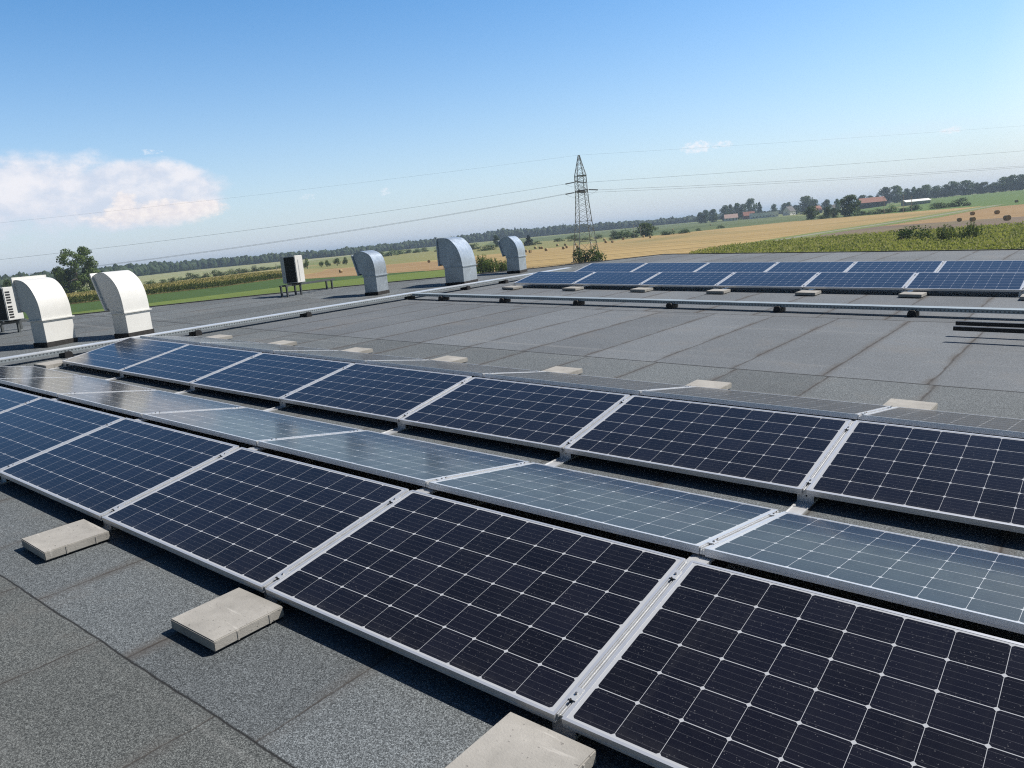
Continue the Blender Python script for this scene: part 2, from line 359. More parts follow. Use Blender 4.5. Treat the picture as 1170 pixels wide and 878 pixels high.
def concrete():
    x, t, p, c = mat("concrete paver"); v = c.outputs['Object']
    oi = t.new('ShaderNodeObjectInfo')
    ad = t.new('ShaderNodeVectorMath', operation='ADD'); t.l.new(v, ad.inputs[0])
    t.l.new(t.comb(t.math('MULTIPLY', oi.outputs['Random'], 37.0), 0.0), ad.inputs[1]); v = ad.outputs[0]
    a = t.noise(v, 5.0, 8.0, 0.65); b_ = t.noise(v, 120.0, 3.0, 0.7); pit = t.noise(v, 55.0, 2.0, 0.5)
    col = t.mix(t.ramp(a, 0.3, 0.7), (0.25, 0.24, 0.22), (0.42, 0.402, 0.37))
    col = t.mix(t.ramp(b_, 0.3, 0.7, 0, 0.35), col, (0.28, 0.27, 0.25))
    col = t.mix(t.ramp(pit, 0.66, 0.72, 0, 0.7), col, (0.16, 0.15, 0.14))
    scr = t.noise(t.comb(*[t.math('MULTIPLY', q, k) for q, k in zip(t.sep(v), (3.0, 26.0, 3.0))]), 1.0, 3.0)
    col = t.mix(t.ramp(scr, 0.64, 0.69, 0, 0.3), col, (0.62, 0.60, 0.56))
    t.put(p.inputs['Base Color'], col); p.inputs['Roughness'].default_value = 0.9
    bp = t.new('ShaderNodeBump'); bp.inputs['Strength'].default_value = 0.5; bp.inputs['Distance'].default_value = 0.003
    t.l.new(t.math('SUBTRACT', t.math('ADD', b_, a), t.ramp(pit, 0.7, 0.78)), bp.inputs['Height']); t.l.new(bp.outputs[0], p.inputs['Normal'])
    return x
M['paver'] = concrete()
M['wallpanel'] = simple("pale render", (0.45, 0.45, 0.43), 0.85)
M['edge'] = simple("dark roof edge trim", (0.035, 0.034, 0.034), 0.6)

# ------------------------------------------------------------------ the building we stand on
EAVE = [(-24.3, -13.0), (-18.02, 4.71), (-16.42, 9.99), (-15.05, 13.3), (-14.28, 14.9), (-13.26, 17.2), (-12.42, 19.75), (-11.55, 22.85)]
OUT = EAVE + [(-4.6, 22.75), (30.0, 23.2), (30.0, -13.0)]
bld = root("flat_roofed_building", RF.copy(), "low building with grey felt flat roof carrying the solar panels", "building")
n = len(OUT)
mb = MB(); mb.add([(x, y, 0) for x, y in OUT], [tuple(reversed(range(n)))]); mb.add([(x, y, -0.3) for x, y in OUT], [tuple(range(n))])
obj("roof", mb, M['felt'], bld)
def ring(poly, lo, hi, o0, o1):
    """closed band along a polygon between two offsets"""
    cx = sum(p[0] for p in poly) / len(poly); cy = sum(p[1] for p in poly) / len(poly)
    def off(p, d_):
        dx, dy = p[0] - cx, p[1] - cy; L = math.hypot(dx, dy); return (p[0] + dx / L * d_, p[1] + dy / L * d_)
    A = [off(p, o0) for p in poly]; B = [off(p, o1) for p in poly]; mb = MB(); k = len(poly)
    vs = [(x, y, lo) for x, y in A] + [(x, y, hi) for x, y in A] + [(x, y, hi) for x, y in B] + [(x, y, lo) for x, y in B]
    fs = []
    for i in range(k):
        j = (i + 1) % k
        fs += [(i, j, k + j, k + i), (k + i, k + j, 2 * k + j, 2 * k + i), (2 * k + i, 2 * k + j, 3 * k + j, 3 * k + i), (3 * k + i, 3 * k + j, j, i)]
    mb.add(vs, fs); return mb
obj("edge_flashing", ring(OUT, -0.25, 0.022, 0.004, 0.07), M['edge'], bld)
obj("wall", ring(OUT, -7.6, -0.302, -0.45, -0.15), M['wallpanel'], bld)

# ------------------------------------------------------------------ solar panels
mb = MB(); fw = 0.0115; h = PT
mb.box((0, 0, -h), (PL, fw, 0)); mb.box((0, PW - fw, -h), (PL, PW, 0))
mb.box((0, fw, -h), (fw, PW - fw, 0)); mb.box((PL - fw, fw, -h), (PL, PW - fw, 0))
# lower return flange of the frame, thin groove along the outer sides
mb.box((fw, fw, -h), (PL - fw, fw + 0.022, -h + 0.002)); mb.box((fw, PW - fw - 0.022, -h), (PL - fw, PW - fw, -h + 0.002))
mb.box((0.001, -0.0012, -0.026), (PL - 0.001, 0.0, -0.024)); mb.box((0.001, PW, -0.026), (PL - 0.001, PW + 0.0012, -0.024))
FRAME = mb.mesh("frame", [M['alu']])
mb = MB(); mb.box((fw, fw, -0.0062), (PL - fw, PW - fw, -0.0012)); GLASS = mb.mesh("glass", [M['cells']])
TILT = R(9.96); PITCH = 1.69; CW = PW * math.cos(TILT); SW = PW * math.sin(TILT); Z0 = 0.0947
jit = random.Random(4)
def panel(x0, ylow, z0, away, label, group):
    t_ = R(jit.uniform(-0.12, 0.12)); z_ = jit.uniform(-0.002, 0.002)
    if not away: mw = RF @ T(x0, ylow, z0 + z_) @ RX(TILT + t_)
    else: mw = RF @ T(x0 + PL, ylow, z0 + z_) @ RZ(math.pi) @ RX(TILT + t_)
    r_ = root("solar_panel", mw, label, "solar panel", group)
    obj("frame", FRAME, None, r_); obj("glass", GLASS, None, r_)
    return r_
GAP = PITCH - PL
YB0 = 1.114 + CW; YC0 = 2.4578; YD0 = 3.5892 + CW
NEAR = {'A': (0.0, False), 'B': (YB0, True), 'C': (YC0, False), 'D': (YD0, True)}
ROWN = {'A': "dark solar panel facing the camera in the front row beside the pavers",
        'B': "grey sheened solar panel sloping away behind the front row",
        'C': "dark solar panel facing the camera in the raised row behind the grey row",
        'D': "solar panel seen edge-on sloping away to the open felt"}
def near_label(row, k):
    if row == 'A':
        return {1: "nearest dark solar panel, cut off by the bottom right corner of the photo",
                0: "dark solar panel between the bottom edge paver and the middle paver, whole in view",
                -1: "dark solar panel of the front row between the middle and the farthest front paver",
                -2: "dark solar panel of the front row just beyond the farthest front paver",
                -3: "front row dark solar panel cut by the left edge of the photo",
                -4: "sliver of front row panel in the far left corner of its row"}[k]
    if row == 'B':
        i = 1 - k
        ex = {0: "cut by the edge", 1: "", 2: "with a warm glint",
              3: "", 4: "mirroring a pale duct", 5: "mirroring the white ducts", 6: "at the duct end"}[i]
        return "%s grey reflecting panel from the right, sloping away behind front row%s" % (ORD[i], (" " + ex) if ex else "")
    i = k + 5
    if row == 'C':
        return "%s dark panel from the duct end of the middle row facing the camera" % ORD[i]
    return "%s edge-on panel from the duct end of the row sloping away to open felt" % ORD[i]
for row, (yl, aw) in NEAR.items():
    for k in range(1, -6, -1):
        if row == 'A' and k < -4: continue
        panel((k - 1) * PITCH + GAP / 2, yl, Z0, aw, near_label(row, k), "solar panels of the near array")
XE, YE, YF, YG, ZE = -10.0998, 12.5117, 12.5117 + CW + 0.135 + CW, 14.9463, 0.1147
for k in range(7):
    panel(XE + k * PITCH + GAP / 2, YE, ZE, False, "%s panel from the duct end in the front row of the far array" % ORD[k], "solar panels of the far array")
for k in range(6):
    panel(-10.0855 + k * PITCH + GAP / 2, YG, ZE, False, "%s panel from the duct end in the rearmost row of the far array" % ORD[k], "solar panels of the far array")

# ------------------------------------------------------------------ aluminium mounting frames along the seams
def slope_mat(x, ylow, z0, away):
    return (T(x, ylow, z0) @ RX(TILT)) if not away else (T(x, ylow, z0) @ RZ(math.pi) @ RX(TILT))
def profile_mb():
    mb = MB(); g = GAP - 0.004
    mb.box((-g / 2, 0.022, -0.034), (g / 2, PW - 0.004, -0.016))
    mb.box((-g / 2, 0.012, -0.016), (-g / 2 + 0.005, PW - 0.004, -0.004)); mb.box((g / 2 - 0.005, 0.012, -0.016), (g / 2, PW - 0.004, -0.004))
    mb.box((-0.002, 0.022, -0.016), (0.002, PW - 0.004, -0.008))
    return mb
PROF = profile_mb().mesh("profile", [M['alu2']])
mb = MB(); mb.box((-0.0142, -0.03, -0.0018), (0.0142, 0.03, 0.0008)); mb.box((-0.012, -0.028, -0.011), (0.012, 0.028, -0.0018)); mb.box((-0.003, -0.034, -0.011), (0.001, -0.031, 0.008), 1); mb.box((-0.003, -0.042, 0.006), (0.0005, -0.034, 0.009), 1)
CLAMP = mb.mesh("clamp", [M['alu2'], M['black']])
mb = MB(); mb.tube((0, 0, 0.001), (0, 0, 0.0062), 0.0055, 6, smooth=False); mb.tube((0, 0, 0.0062), (0, 0, 0.0066), 0.003, 8, smooth=False); BOLT = mb.mesh("bolt", [M['bolt']])
# bracket under a low panel edge: bent plate with hole and a flat toe
mb = MB(); mb.box((-0.048, 0.030, 0.006), (0.048, 0.034, 0.062)); mb.box((-0.048, -0.060, 0.006), (0.048, 0.030, 0.0095)); mb.box((-0.048, 0.034, 0.058), (0.048, 0.10, 0.062))
mb.box((-0.036, 0.030, 0.062), (0.036, 0.034, 0.070)); mb.tube((0.006, 0.0294, 0.048), (0.006, 0.0299, 0.048), 0.006, 10, mi=1, smooth=False)
BRK = mb.mesh("bracket", [M['alu2'], M['black']])
mb = MB(); mb.box((-0.046, -0.115, 0), (0.046, 0.115, 0.003)); mb.box((-0.046, -0.115, -0.012), (-0.043, 0.115, 0)); mb.box((0.043, -0.115, -0.012), (0.046, 0.115, 0)); RIDGE = mb.mesh("ridge_plate", [M['alu2']])
mb = MB(); mb.box((-0.02, -0.03, 0.012), (0.02, 0.03, 0.2155)); POST = mb.mesh("post", [M['stand']])
mb = MB(); mb.box((-0.045, -0.02, 0.0), (0.045, 0.02, 0.003), mat=None); END = None
def seam_frame(x, rows, ridges, y0, y1, label, group, zlow):
    r_ = root("mounting_frame", RF @ T(x, 0, 0), label, "mounting frame", group)
    mb = MB(); mb.box((-0.045, y0, 0.001), (0.045, y1, 0.006)); mb.box((-0.045, y0, 0.006), (-0.041, y1, 0.012)); mb.box((0.041, y0, 0.006), (0.045, y1, 0.012))
    obj("base_rail", mb, M['alu2'], r_)
    for yl, aw in rows:
        mw = slope_mat(0, yl, zlow, aw)
        obj("profile", PROF, None, r_, mw)
        for yy in (0.115, PW - 0.12):
            c_ = obj("clamp", CLAMP, None, r_, mw @ T(0, yy, 0)); obj("bolt", BOLT, None, c_)
        obj("bracket", BRK, None, r_, T(0, yl, 0) @ (RZ(math.pi) if aw else Matrix.Identity(4)))
    for yr in ridges:
        obj("ridge_plate", RIDGE, None, r_, T(0, yr, zlow + SW - 0.047))
        obj("post", POST, None, r_, T(0, yr - 0.02, 0.0))
    return r_
rows_near = list(NEAR.values())
for k in range(1, -7, -1):
    i = k + 6
    lab = {0: "aluminium mounting frame closing the duct end of the near panel array", 7: "aluminium mounting frame just off the right side of the near array",
           6: "aluminium mounting frame meeting the bottom edge paver"}.get(i, "aluminium mounting frame along the %s seam from the duct end of near array" % ORD[i - 1])
    if k == 1: continue          # beyond the picture
    seam_frame(k * PITCH, rows_near, ((0.978 + 1.114) / 2, (YC0 + CW + 3.5892) / 2), -0.16, YD0 + 0.2, lab, "mounting frames of the near array", Z0)
for k in range(7):
    lab = "aluminium mounting frame at the duct end of the far array" if k == 0 else "aluminium mounting frame along the %s seam of the far array" % ORD[k - 1]
    rws = [(YE, False), (YG, False)]
    seam_frame(XE + k * PITCH, rws, (YE + CW + 0.067,), YE - 0.06, YG + CW + 0.1, lab, "mounting frames of the far array", ZE)

# ------------------------------------------------------------------ concrete pavers weighing the frames down
mb = MB(); mb.box((-0.175, -0.175, 0), (0.175, 0.175, 0.05)); PV = mb.mesh("paver", [M['paver']]); bevel(PV, 0.004, 2)
mb2 = MB(); mb2.box((0.173, -0.004, 0.002), (0.1774, 0.004, 0.044)); NIB = mb2.mesh("spacer_nib", [M['paver']])
def paver(x, y, rz, label, group, z=0.0125):
    r_ = root("concrete_paver", RF @ T(x, y, z) @ RZ(R(rz)), label, "paver", group)
    obj("slab", PV, None, r_)
    if group == "pavers along the front panel row":
        for a_, yy in ((0, -0.06), (0, 0.10), (90, 0.05), (90, -0.1), (180, 0.06), (180, -0.1)): obj("spacer_nib", NIB, None, r_, RZ(R(a_)) @ T(0, yy, 0))
G1 = "pavers along the front panel row"
paver(-0.005, -0.205, 0.3, "grey concrete paver cut by the bottom edge of the photo", G1)
paver(-1.683, -0.197, 0.6, "square concrete paver at middle of the front row, whole in view", G1)
paver(-3.36, -0.215, -1.2, "smallest-looking front paver, at the left by the bare felt", G1)
G2 = "pavers behind the near array"
for i, (x, y, a) in enumerate([(-10.12, 4.80, 3), (-8.40, 4.80, -2), (-6.72, 4.80, 1), (-5.02, 4.81, -1.5), (-3.35, 4.80, 0.8), (-1.67, 4.795, 1.2), (0.06, 4.775, -1)]):
    paver(x, y, a, "%s pale paver from the duct end, peeking over the rear edge of near array" % ORD[i], G2)
paver(-10.36, 2.42, 4, "lone pale paver at the duct end between two panel rows", "pavers along the front panel row")
G3 = "pavers before the far array"
for k in range(7):
    paver(XE + k * PITCH + 0.19, 12.25 + 0.02 * ((k * 37) % 3 - 1), (k * 53) % 5 - 2, "%s pale paver from the duct end before the far array" % ORD[k], G3)

# ------------------------------------------------------------------ cable trays
TRAYL = 19.4
def tray(L, name, label, lid, foot_pos, mw):
    r_ = root(name, mw, label, "cable tray")
    mb = MB(); wd, ht, tk = 0.09, 0.050, 0.002
    mb.box((0, -wd, 0.0), (L, wd, tk)); mb.box((0, -wd, tk), (L, -wd + tk, ht)); mb.box((0, wd - tk, tk), (L, wd, ht))
    obj("channel", mb, M['tray'], r_)
    mb = MB(); mb.box((-0.005, -wd - 0.003, ht + 0.0005), (L, wd + 0.003, ht + 0.003)); mb.box((-0.005, -wd - 0.003, ht - 0.012), (L, -wd - 0.001, ht + 0.0005)); mb.box((-0.005, wd + 0.001, ht - 0.012), (L, wd + 0.003, ht + 0.0005)); obj("lid", mb, M['lid'] if lid else M['lid_dull'], r_)
    for i, fx_ in enumerate(foot_pos):
        prof = [(-0.058, -0.076), (0.058, -0.076), (0.056, -0.03), (0.048, 0.0), (0.028, 0.016), (-0.028, 0.016), (-0.048, 0.0), (-0.056, -0.03)]
        low_ = [(-0.058, -0.076), (0.058, -0.076), (0.056, -0.03), (0.047, -0.001), (-0.047, -0.001), (-0.056, -0.03)]
        mb = MB(); mb.prism(prof, -0.150, -0.1045); mb.prism(low_, -0.1045, 0.08); obj("rubber_foot", mb, M['black'], r_, T(fx_, 0, 0))
    return r_
mwm = RF @ T(-11.16, -3.0, 0.076) @ RZ(R(90.0))
tray(TRAYL, "cable_tray", "long galvanised cable tray running past the five ducts to the far array", True, [2.0, 5.9, 8.0, 10.3, 13.1, 14.95, 16.4, 18.4], mwm)
mw2 = RF @ T(-10.98, 10.13, 0.078) @ RZ(R(0.0))
tray(16.0, "cable_tray", "perforated cable tray crossing the open felt before the far array", False, [0.9, 2.58, 4.35, 6.25, 8.09, 9.98, 11.85, 13.7], mw2)
# tray lid joint: a cross tie where the second tray meets the first, part of it
# ------------------------------------------------------------------ loose black rails lying on a support
r_ = root("rail_stack", RF @ T(-0.2, 8.2, 0.0), "two loose black rails lying on a support at the right edge", "rails")
mb = MB(); mb.box((0.0, 0.0, 0.125), (3.4, 0.045, 0.172)); obj("rail", mb, M['darkmetal'], r_)
mb = MB(); mb.box((-0.04, 0.40, 0.125), (3.3, 0.445, 0.172)); obj("rail", mb, M['darkmetal'], r_)
mb = MB(); mb.box((0.78, -0.05, 0.085), (3.0, 0.50, 0.122)); mb.box((0.9, 0.0, 0.0), (1.0, 0.45, 0.085)); mb.box((2.6, 0.0, 0.0), (2.7, 0.45, 0.085)); obj("support", mb, M['darkmetal'], r_)

# ------------------------------------------------------------------ roof ducts (goosenecks), turned 17 degrees
UPR = Matrix.Rotation(R(-2.565), 4, 'Y')            # sheet-metal stands plumb on the falling roof
def duct(x, y, w_, l_, out, inn, m_, seams, label, flange_h):
    """out: outer curve (x, z) from the collar to the lip; inn: inner curve from the lower lip back to the collar"""
    r_ = root("roof_duct", RF @ T(x, y, 0) @ UPR @ RZ(R(17)), label, "roof duct", "gooseneck roof ducts")
    zc = out[0][1]
    mb = MB(); mb.box((-w_ - 0.012, -0.012, -0.05), (0.012, l_ + 0.012, 0.085)); obj("roof_flashing", mb, M['tar'], r_)
    mb = MB(); mb.box((-w_, 0, 0.08), (0, l_, zc - 0.018)); me = mb.mesh("shaft", [m_]); bevel(me, 0.004, 1); obj("shaft", me, None, r_)
    mb = MB(); mb.box((-w_ - 0.028, -0.028, zc - 0.018), (0.028, l_ + 0.028, zc)); obj("collar", mb, m_, r_)
    # elbow
    def sm(pts, k=4):                                  # smooth a polyline
        o = []
        for i in range(len(pts) - 1):
            p0 = pts[max(i - 1, 0)]; p1 = pts[i]; p2 = pts[i + 1]; p3 = pts[min(i + 2, len(pts) - 1)]
            for j in range(k):
                t_ = j / k
                o.append(tuple(0.5 * (2 * p1[a] + (p2[a] - p0[a]) * t_ + (2 * p0[a] - 5 * p1[a] + 4 * p2[a] - p3[a]) * t_ ** 2 + (3 * p1[a] - p0[a] - 3 * p2[a] + p3[a]) * t_ ** 3) for a in (0, 1)))
        return o + [pts[-1]]
    oc = sm(out); ic = sm(inn, 3)
    mb = MB(); poly = oc + ic; k = len(poly)
    mb.add([(a, 0, b) for a, b in poly], [tuple(range(k))]); mb.add([(a, l_, b) for a, b in poly], [tuple(reversed(range(k)))])
    for strip in (oc, ic):
        kk = len(strip); mb.add([(a, 0, b) for a, b in strip] + [(a, l_, b) for a, b in strip], [(i, i + kk, i + 1 + kk, i + 1) for i in range(kk - 1)], 0, True)
    # standing seam where side sheets fold over the curved back
    for yy in (0.0, l_):
        sg = -1 if yy == 0 else 1
        for i in range(len(oc) - 1):
            a, b = oc[i], oc[i + 1]
            mb.add([(a[0], yy, a[1]), (b[0], yy, b[1]), (b[0] * 1.0, yy + sg * 0.006, b[1]), (a[0], yy + sg * 0.006, a[1]),
                    (a[0] - 0.012, yy + sg * 0.006, a[1] - 0.012), (b[0] - 0.012, yy + sg * 0.006, b[1] - 0.012)], [(0, 1, 2, 3), (3, 2, 5, 4)] if sg < 0 else [(3, 2, 1, 0), (4, 5, 2, 3)])
    for zz in seams:                                   # cross-breaks pressed into the side sheet
        xs = -w_ - (0.0 if zz < zc else 0.02)
        mb.box((-w_ + 0.004 if zz < zc + 0.1 else -w_ - 0.02, -0.005, zz), (-0.03 - 0.5 * max(0, zz - zc - 0.1), -0.0005, zz + 0.006))
    el_ = obj("elbow", mb, m_, r_)
    # opening flange: four bars round the mouth, dark panel painted as its unlit inside
    A = Vector((oc[-1][0], 0, oc[-1][1])); B = Vector((ic[0][0], 0, ic[0][1])); dv = (B - A).normalized(); nv = Vector((dv.z, 0, -dv.x))
    if nv.x > 0: nv = -nv
    LN = (B - A).length; f = 0.035
    fm = Matrix(((dv.x, 0, nv.x, A.x), (0, 1, 0, 0), (dv.z, 0, nv.z, A.z), (0, 0, 0, 1)))
    mb = MB()
    mb.box((-flange_h, -f, 0.001), (0.012, l_ + f, 0.03), mat=fm); mb.box((LN - 0.012, -f, 0.001), (LN + f, l_ + f, 0.03), mat=fm)
    mb.box((0.012, -f, 0.001), (LN - 0.012, 0.012, 0.03), mat=fm); mb.box((0.012, l_ - 0.012, 0.001), (LN - 0.012, l_ + f, 0.03), mat=fm)
    obj("mouth_flange", mb, m_, r_)
    mb = MB(); mb.box((0.012, 0.012, 0.002), (LN - 0.012, l_ - 0.012, 0.008), mat=fm); obj("mouth_dark_panel", mb, M['mesh'], r_)
    return r_
duct(-12.59, 3.20, 0.302, 0.553, [(0.0, 0.462), (-0.006, 0.66), (-0.045, 0.83), (-0.135, 1.0), (-0.262, 1.105), (-0.40, 1.142), (-0.47, 1.143)], [(-0.463, 0.64), (-0.40, 0.625), (-0.34, 0.575), (-0.302, 0.462)], M['white'], [], "white gooseneck roof duct at the far left, beside the cut-off air conditioner", 0.045)
duct(-12.14, 4.34, 0.32, 0.537, [(0.0, 0.446), (-0.012, 0.676), (-0.065, 0.889), (-0.172, 1.045), (-0.323, 1.150), (-0.46, 1.15), (-0.585, 1.108)], [(-0.40, 0.532), (-0.355, 0.53), (-0.32, 0.446)], M['white'], [], "white gooseneck roof duct rising behind the corner of the near panels", 0.05)
duct(-12.65, 10.53, 0.345, 0.514, [(0.0, 0.474), (-0.002, 0.654), (-0.03, 0.82), (-0.115, 0.971), (-0.321, 1.065), (-0.45, 1.04), (-0.565, 0.975)], [(-0.456, 0.534), (-0.39, 0.53), (-0.345, 0.474)], M['galv'], [], "bare metal gooseneck duct standing alone, nearest to the boxed air conditioner", 0.02)
duct(-12.0, 12.89, 0.525, 0.836, [(0.0, 0.48), (-0.028, 0.71), (-0.115, 0.958), (-0.287, 1.165), (-0.446, 1.222), (-0.64, 1.232)], [(-0.648, 0.564), (-0.58, 0.56), (-0.525, 0.48)], M['galv'], [0.28, 0.74, 0.96], "largest bare metal gooseneck duct, with pressed lines on its side", 0.02)
duct(-12.61, 15.99, 0.385, 0.585, [(0.0, 0.485), (-0.017, 0.719), (-0.088, 0.899), (-0.216, 1.04), (-0.31, 1.08), (-0.44, 1.055), (-0.575, 0.968)], [(-0.467, 0.56), (-0.42, 0.56), (-0.385, 0.485)], M['galv'], [], "bare metal gooseneck duct farthest away, beside the far panel array", 0.02)

# ------------------------------------------------------------------ air conditioners on steel stands
def aircon(x, y, rz, lx, dy, hh, leg, louvre, label, slab_len):
    r_ = root("air_conditioner", RF @ T(x, y, leg + 0.045) @ UPR @ RZ(R(rz)), label, "air conditioner", "roof air conditioners")
    mb = MB(); mb.box((-lx, 0, 0.02), (0, dy, hh)); me = mb.mesh("casing", [M['white']]); bevel(me, 0.012, 2); obj("casing", me, None, r_)
    mb = MB(); mb.box((-lx + 0.115, -0.006, 0.04), (-0.02, 0.004, hh - 0.03)); obj("coil", mb, M['coil'], r_)
    mb = MB(); mb.box((-lx - 0.002, -0.008, 0.03), (-lx + 0.115, 0.02, hh - 0.01)); obj("corner_panel", mb, M['grey'], r_)
    mb = MB()
    if louvre:
        for i in range(10):
            z_ = 0.07 + i * (hh - 0.16) / 10 + (0.03 if i > 4 else 0)
            mb.box((0.001, 0.035, z_), (0.006, 0.12, z_ + 0.028))
    else:
        mb.box((0.001, 0.10, 0.08), (0.006, 0.125, hh - 0.1))
    obj("side_slots", mb, M['coil'] if louvre else M['grey'], r_)
    mb = MB(); mb.box((-lx + 0.1, 0.02, -0.001), (-lx + 0.18, dy - 0.02, 0.02)); mb.box((-0.18, 0.02, -0.001), (-0.1, dy - 0.02, 0.02)); obj("feet", mb, M['black'], r_)
    s_ = root("steel_stand", RF @ T(x, y, 0) @ UPR @ RZ(R(rz)), label.replace("air conditioner", "stand").replace("boxy", "long dark steel"), "steel stand")
    mb = MB()
    for xx in (-lx + 0.14, -0.14): mb.box((xx - 0.025, -0.30, leg), (xx + 0.025, slab_len, leg + 0.04))
    obj("beams", mb, M['stand'], s_)
    for xx in (-lx + 0.14, -0.14):
        for yy in (-0.27, 0.25, slab_len - 0.12):
            mb = MB(); mb.box((xx - 0.02, yy - 0.02, -0.05), (xx + 0.02, yy + 0.02, leg)); mb.box((xx - 0.05, yy - 0.05, -0.055), (xx + 0.05, yy + 0.05, 0.006)); obj("leg", mb, M['stand'], s_)
    return r_, s_
a_, s_ = aircon(-15.02, 10.02, 14, 0.46, 0.30, 0.70, 0.26, False, "boxy white and black air conditioner beyond the two white ducts", 1.65)
s_['label'] = "long dark steel stand on legs under the farther air conditioner"
a_, s_ = aircon(-15.45, 3.64, 14, 0.80, 0.31, 0.66, 0.20, True, "air conditioner with slotted white side, cut by the left edge", 0.75)
s_['label'] = "dark steel stand under the air conditioner at the left edge"

# ================================================================== the country around
ZG = -6.1177
def sstep(a, b, x):
    t = min(max((x - a) / (b - a), 0.0), 1.0); return t * t * (3 - 2 * t)
def elev(x, y):
    dx, dy = x - 1.44, y + 1.8
    return 4.2 * sstep(450, 950, math.hypot(dx, dy)) * sstep(-17, -10, math.degrees(math.atan2(dx, dy)))
def gz(x, y, up=0.0): return ZG + elev(x, y) + up

def soil(name, c0, c1, scale=0.05, stripes=None, sdir=0.0, c2=None, fine=1.2, samt=0.5):
    x, t, p, c = mat(name); v = c.outputs['Object']; X, Y, Z = t.sep(v)
    a = t.noise(v, scale, 6.0, 0.62); b = t.noise(v, fine, 4.0, 0.7)
    f = t.math('ADD', t.math('MULTIPLY', t.ramp(a, 0.3, 0.7), 0.6), t.math('MULTIPLY', t.ramp(b, 0.25, 0.75), 0.4))
    col = t.mix(f, c0, c1)
    if c2 is not None: col = t.mix(t.ramp(t.noise(v, scale * 0.6, 5.0, 0.6, dist=0.6), 0.52, 0.66, 0, 0.75), col, c2)
    if stripes:
        u = t.math('ADD', t.math('MULTIPLY', X, math.cos(sdir)), t.math('MULTIPLY', Y, math.sin(sdir)))
        w_ = t.math('MULTIPLY', t.math('SUBTRACT', t.noise(v, 0.02, 3.0), 0.5), 6.0)
        s_ = t.noise(t.comb(t.math('DIVIDE', t.math('ADD', u, w_), stripes), 0.0), 1.0, 4.0, 0.7)
        k = t.ramp(s_, 0.3, 0.7, 1 - 0.4 * samt, 1 + 0.35 * samt); col = t.mix(1.0, col, t.comb(k, k, k), 'MULTIPLY')
    t.put(p.inputs['Base Color'], col); p.inputs['Roughness'].default_value = 0.95; p.inputs['Specular IOR Level'].default_value = 0.1
    return x
def leafmat(name, c0, c1, scale=0.5, spread=0.35, rnd=0.35):
    x, t, p, c = mat(name); v = c.outputs['Object']
    geo = t.new('ShaderNodeNewGeometry'); oi = t.new('ShaderNodeObjectInfo')
    a = t.noise(geo.outputs['Position'], scale, 4.0, 0.6)
    wn = t.new('ShaderNodeTexWhiteNoise', noise_dimensions='3D')
    sn = t.new('ShaderNodeVectorMath', operation='SNAP'); t.l.new(geo.outputs['Position'], sn.inputs[0]); sn.inputs[1].default_value = (0.4, 0.4, 0.4)
    f = t.ramp(a, 0.3, 0.7); col = t.mix(f, c0, c1)
    k = t.ramp(oi.outputs['Random'], 0, 1, 1 - rnd, 1 + rnd); col = t.mix(1.0, col, t.comb(k, k, t.math('MULTIPLY', k, 0.95)), 'MULTIPLY')
    t.put(p.inputs['Base Color'], col); p.inputs['Roughness'].default_value = 0.7; p.inputs['Specular IOR Level'].default_value = 0.2
    tr = t.new('ShaderNodeBsdfTranslucent'); t.put(tr.inputs[0], t.mix(1.0, col, (1.2, 1.4, 0.6), 'MULTIPLY'))
    ms = t.new('ShaderNodeMixShader'); ms.inputs[0].default_value = 0.22
    o = [q for q in t.n if q.type == 'OUTPUT_MATERIAL'][0]
    t.l.new(p.outputs[0], ms.inputs[1]); t.l.new(tr.outputs[0], ms.inputs[2]); t.l.new(ms.outputs[0], o.inputs[0])
    return x

# ground: one sheet to the horizon
mb = MB(); radii = [0, 30, 60, 100, 150, 200, 260, 330, 410, 450, 500, 560, 620, 690, 760, 840, 900, 950, 1050, 1200, 1500, 2000, 3000, 5000, 8000, 12000]; NS = 120
vs = [(1.44, -1.8, ZG)]
for r in radii[1:]:
    for k in range(NS):
        a = 2 * math.pi * k / NS; x, y = 1.44 + r * math.sin(a), -1.8 + r * math.cos(a); vs.append((x, y, gz(x, y)))
fs = [(0, 1 + (k + 1) % NS, 1 + k) for k in range(NS)]
for i in range(len(radii) - 2):
    for k in range(NS):
        j = (k + 1) % NS; fs.append((1 + i * NS + k, 1 + i * NS + j, 1 + (i + 1) * NS + j, 1 + (i + 1) * NS + k))
mb.add(vs, fs)
struct("ground", mb, soil("meadow ground", (0.13, 0.165, 0.055), (0.22, 0.23, 0.09), 0.012, c2=(0.25, 0.235, 0.11), fine=0.3))
LAYER = [0]
def field(name, poly, material, up=None):
    LAYER[0] += 1
    if up is None: up = 0.02 + 0.012 * LAYER[0]
    bm = bmesh.new(); f = bm.faces.new([bm.verts.new((x, y, 0)) for x, y in poly]); f.normal_update()
    if f.normal.z < 0: f.normal_flip()
    xs = [p[0] for p in poly]; ys = [p[1] for p in poly]
    if max(math.hypot(x, y) for x, y in poly) > 440:
        for ax, lo, hi in ((0, min(xs), max(xs)), (1, min(ys), max(ys))):
            q = math.floor(lo / 40) * 40
            while q < hi:
                q += 40; co_ = [0, 0, 0]; no = [0, 0, 0]; co_[ax] = q; no[ax] = 1
                bmesh.ops.bisect_plane(bm, geom=bm.verts[:] + bm.edges[:] + bm.faces[:], plane_co=co_, plane_no=no)
    bmesh.ops.triangulate(bm, faces=bm.faces[:])
    for v in bm.verts: v.co.z = gz(v.co.x, v.co.y, up)
    me = bpy.data.meshes.new(name); bm.to_mesh(me); bm.free(); me.materials.append(material)
    o = bpy.data.objects.new(name, me); COL.objects.link(o); o['kind'] = 'structure'; return o

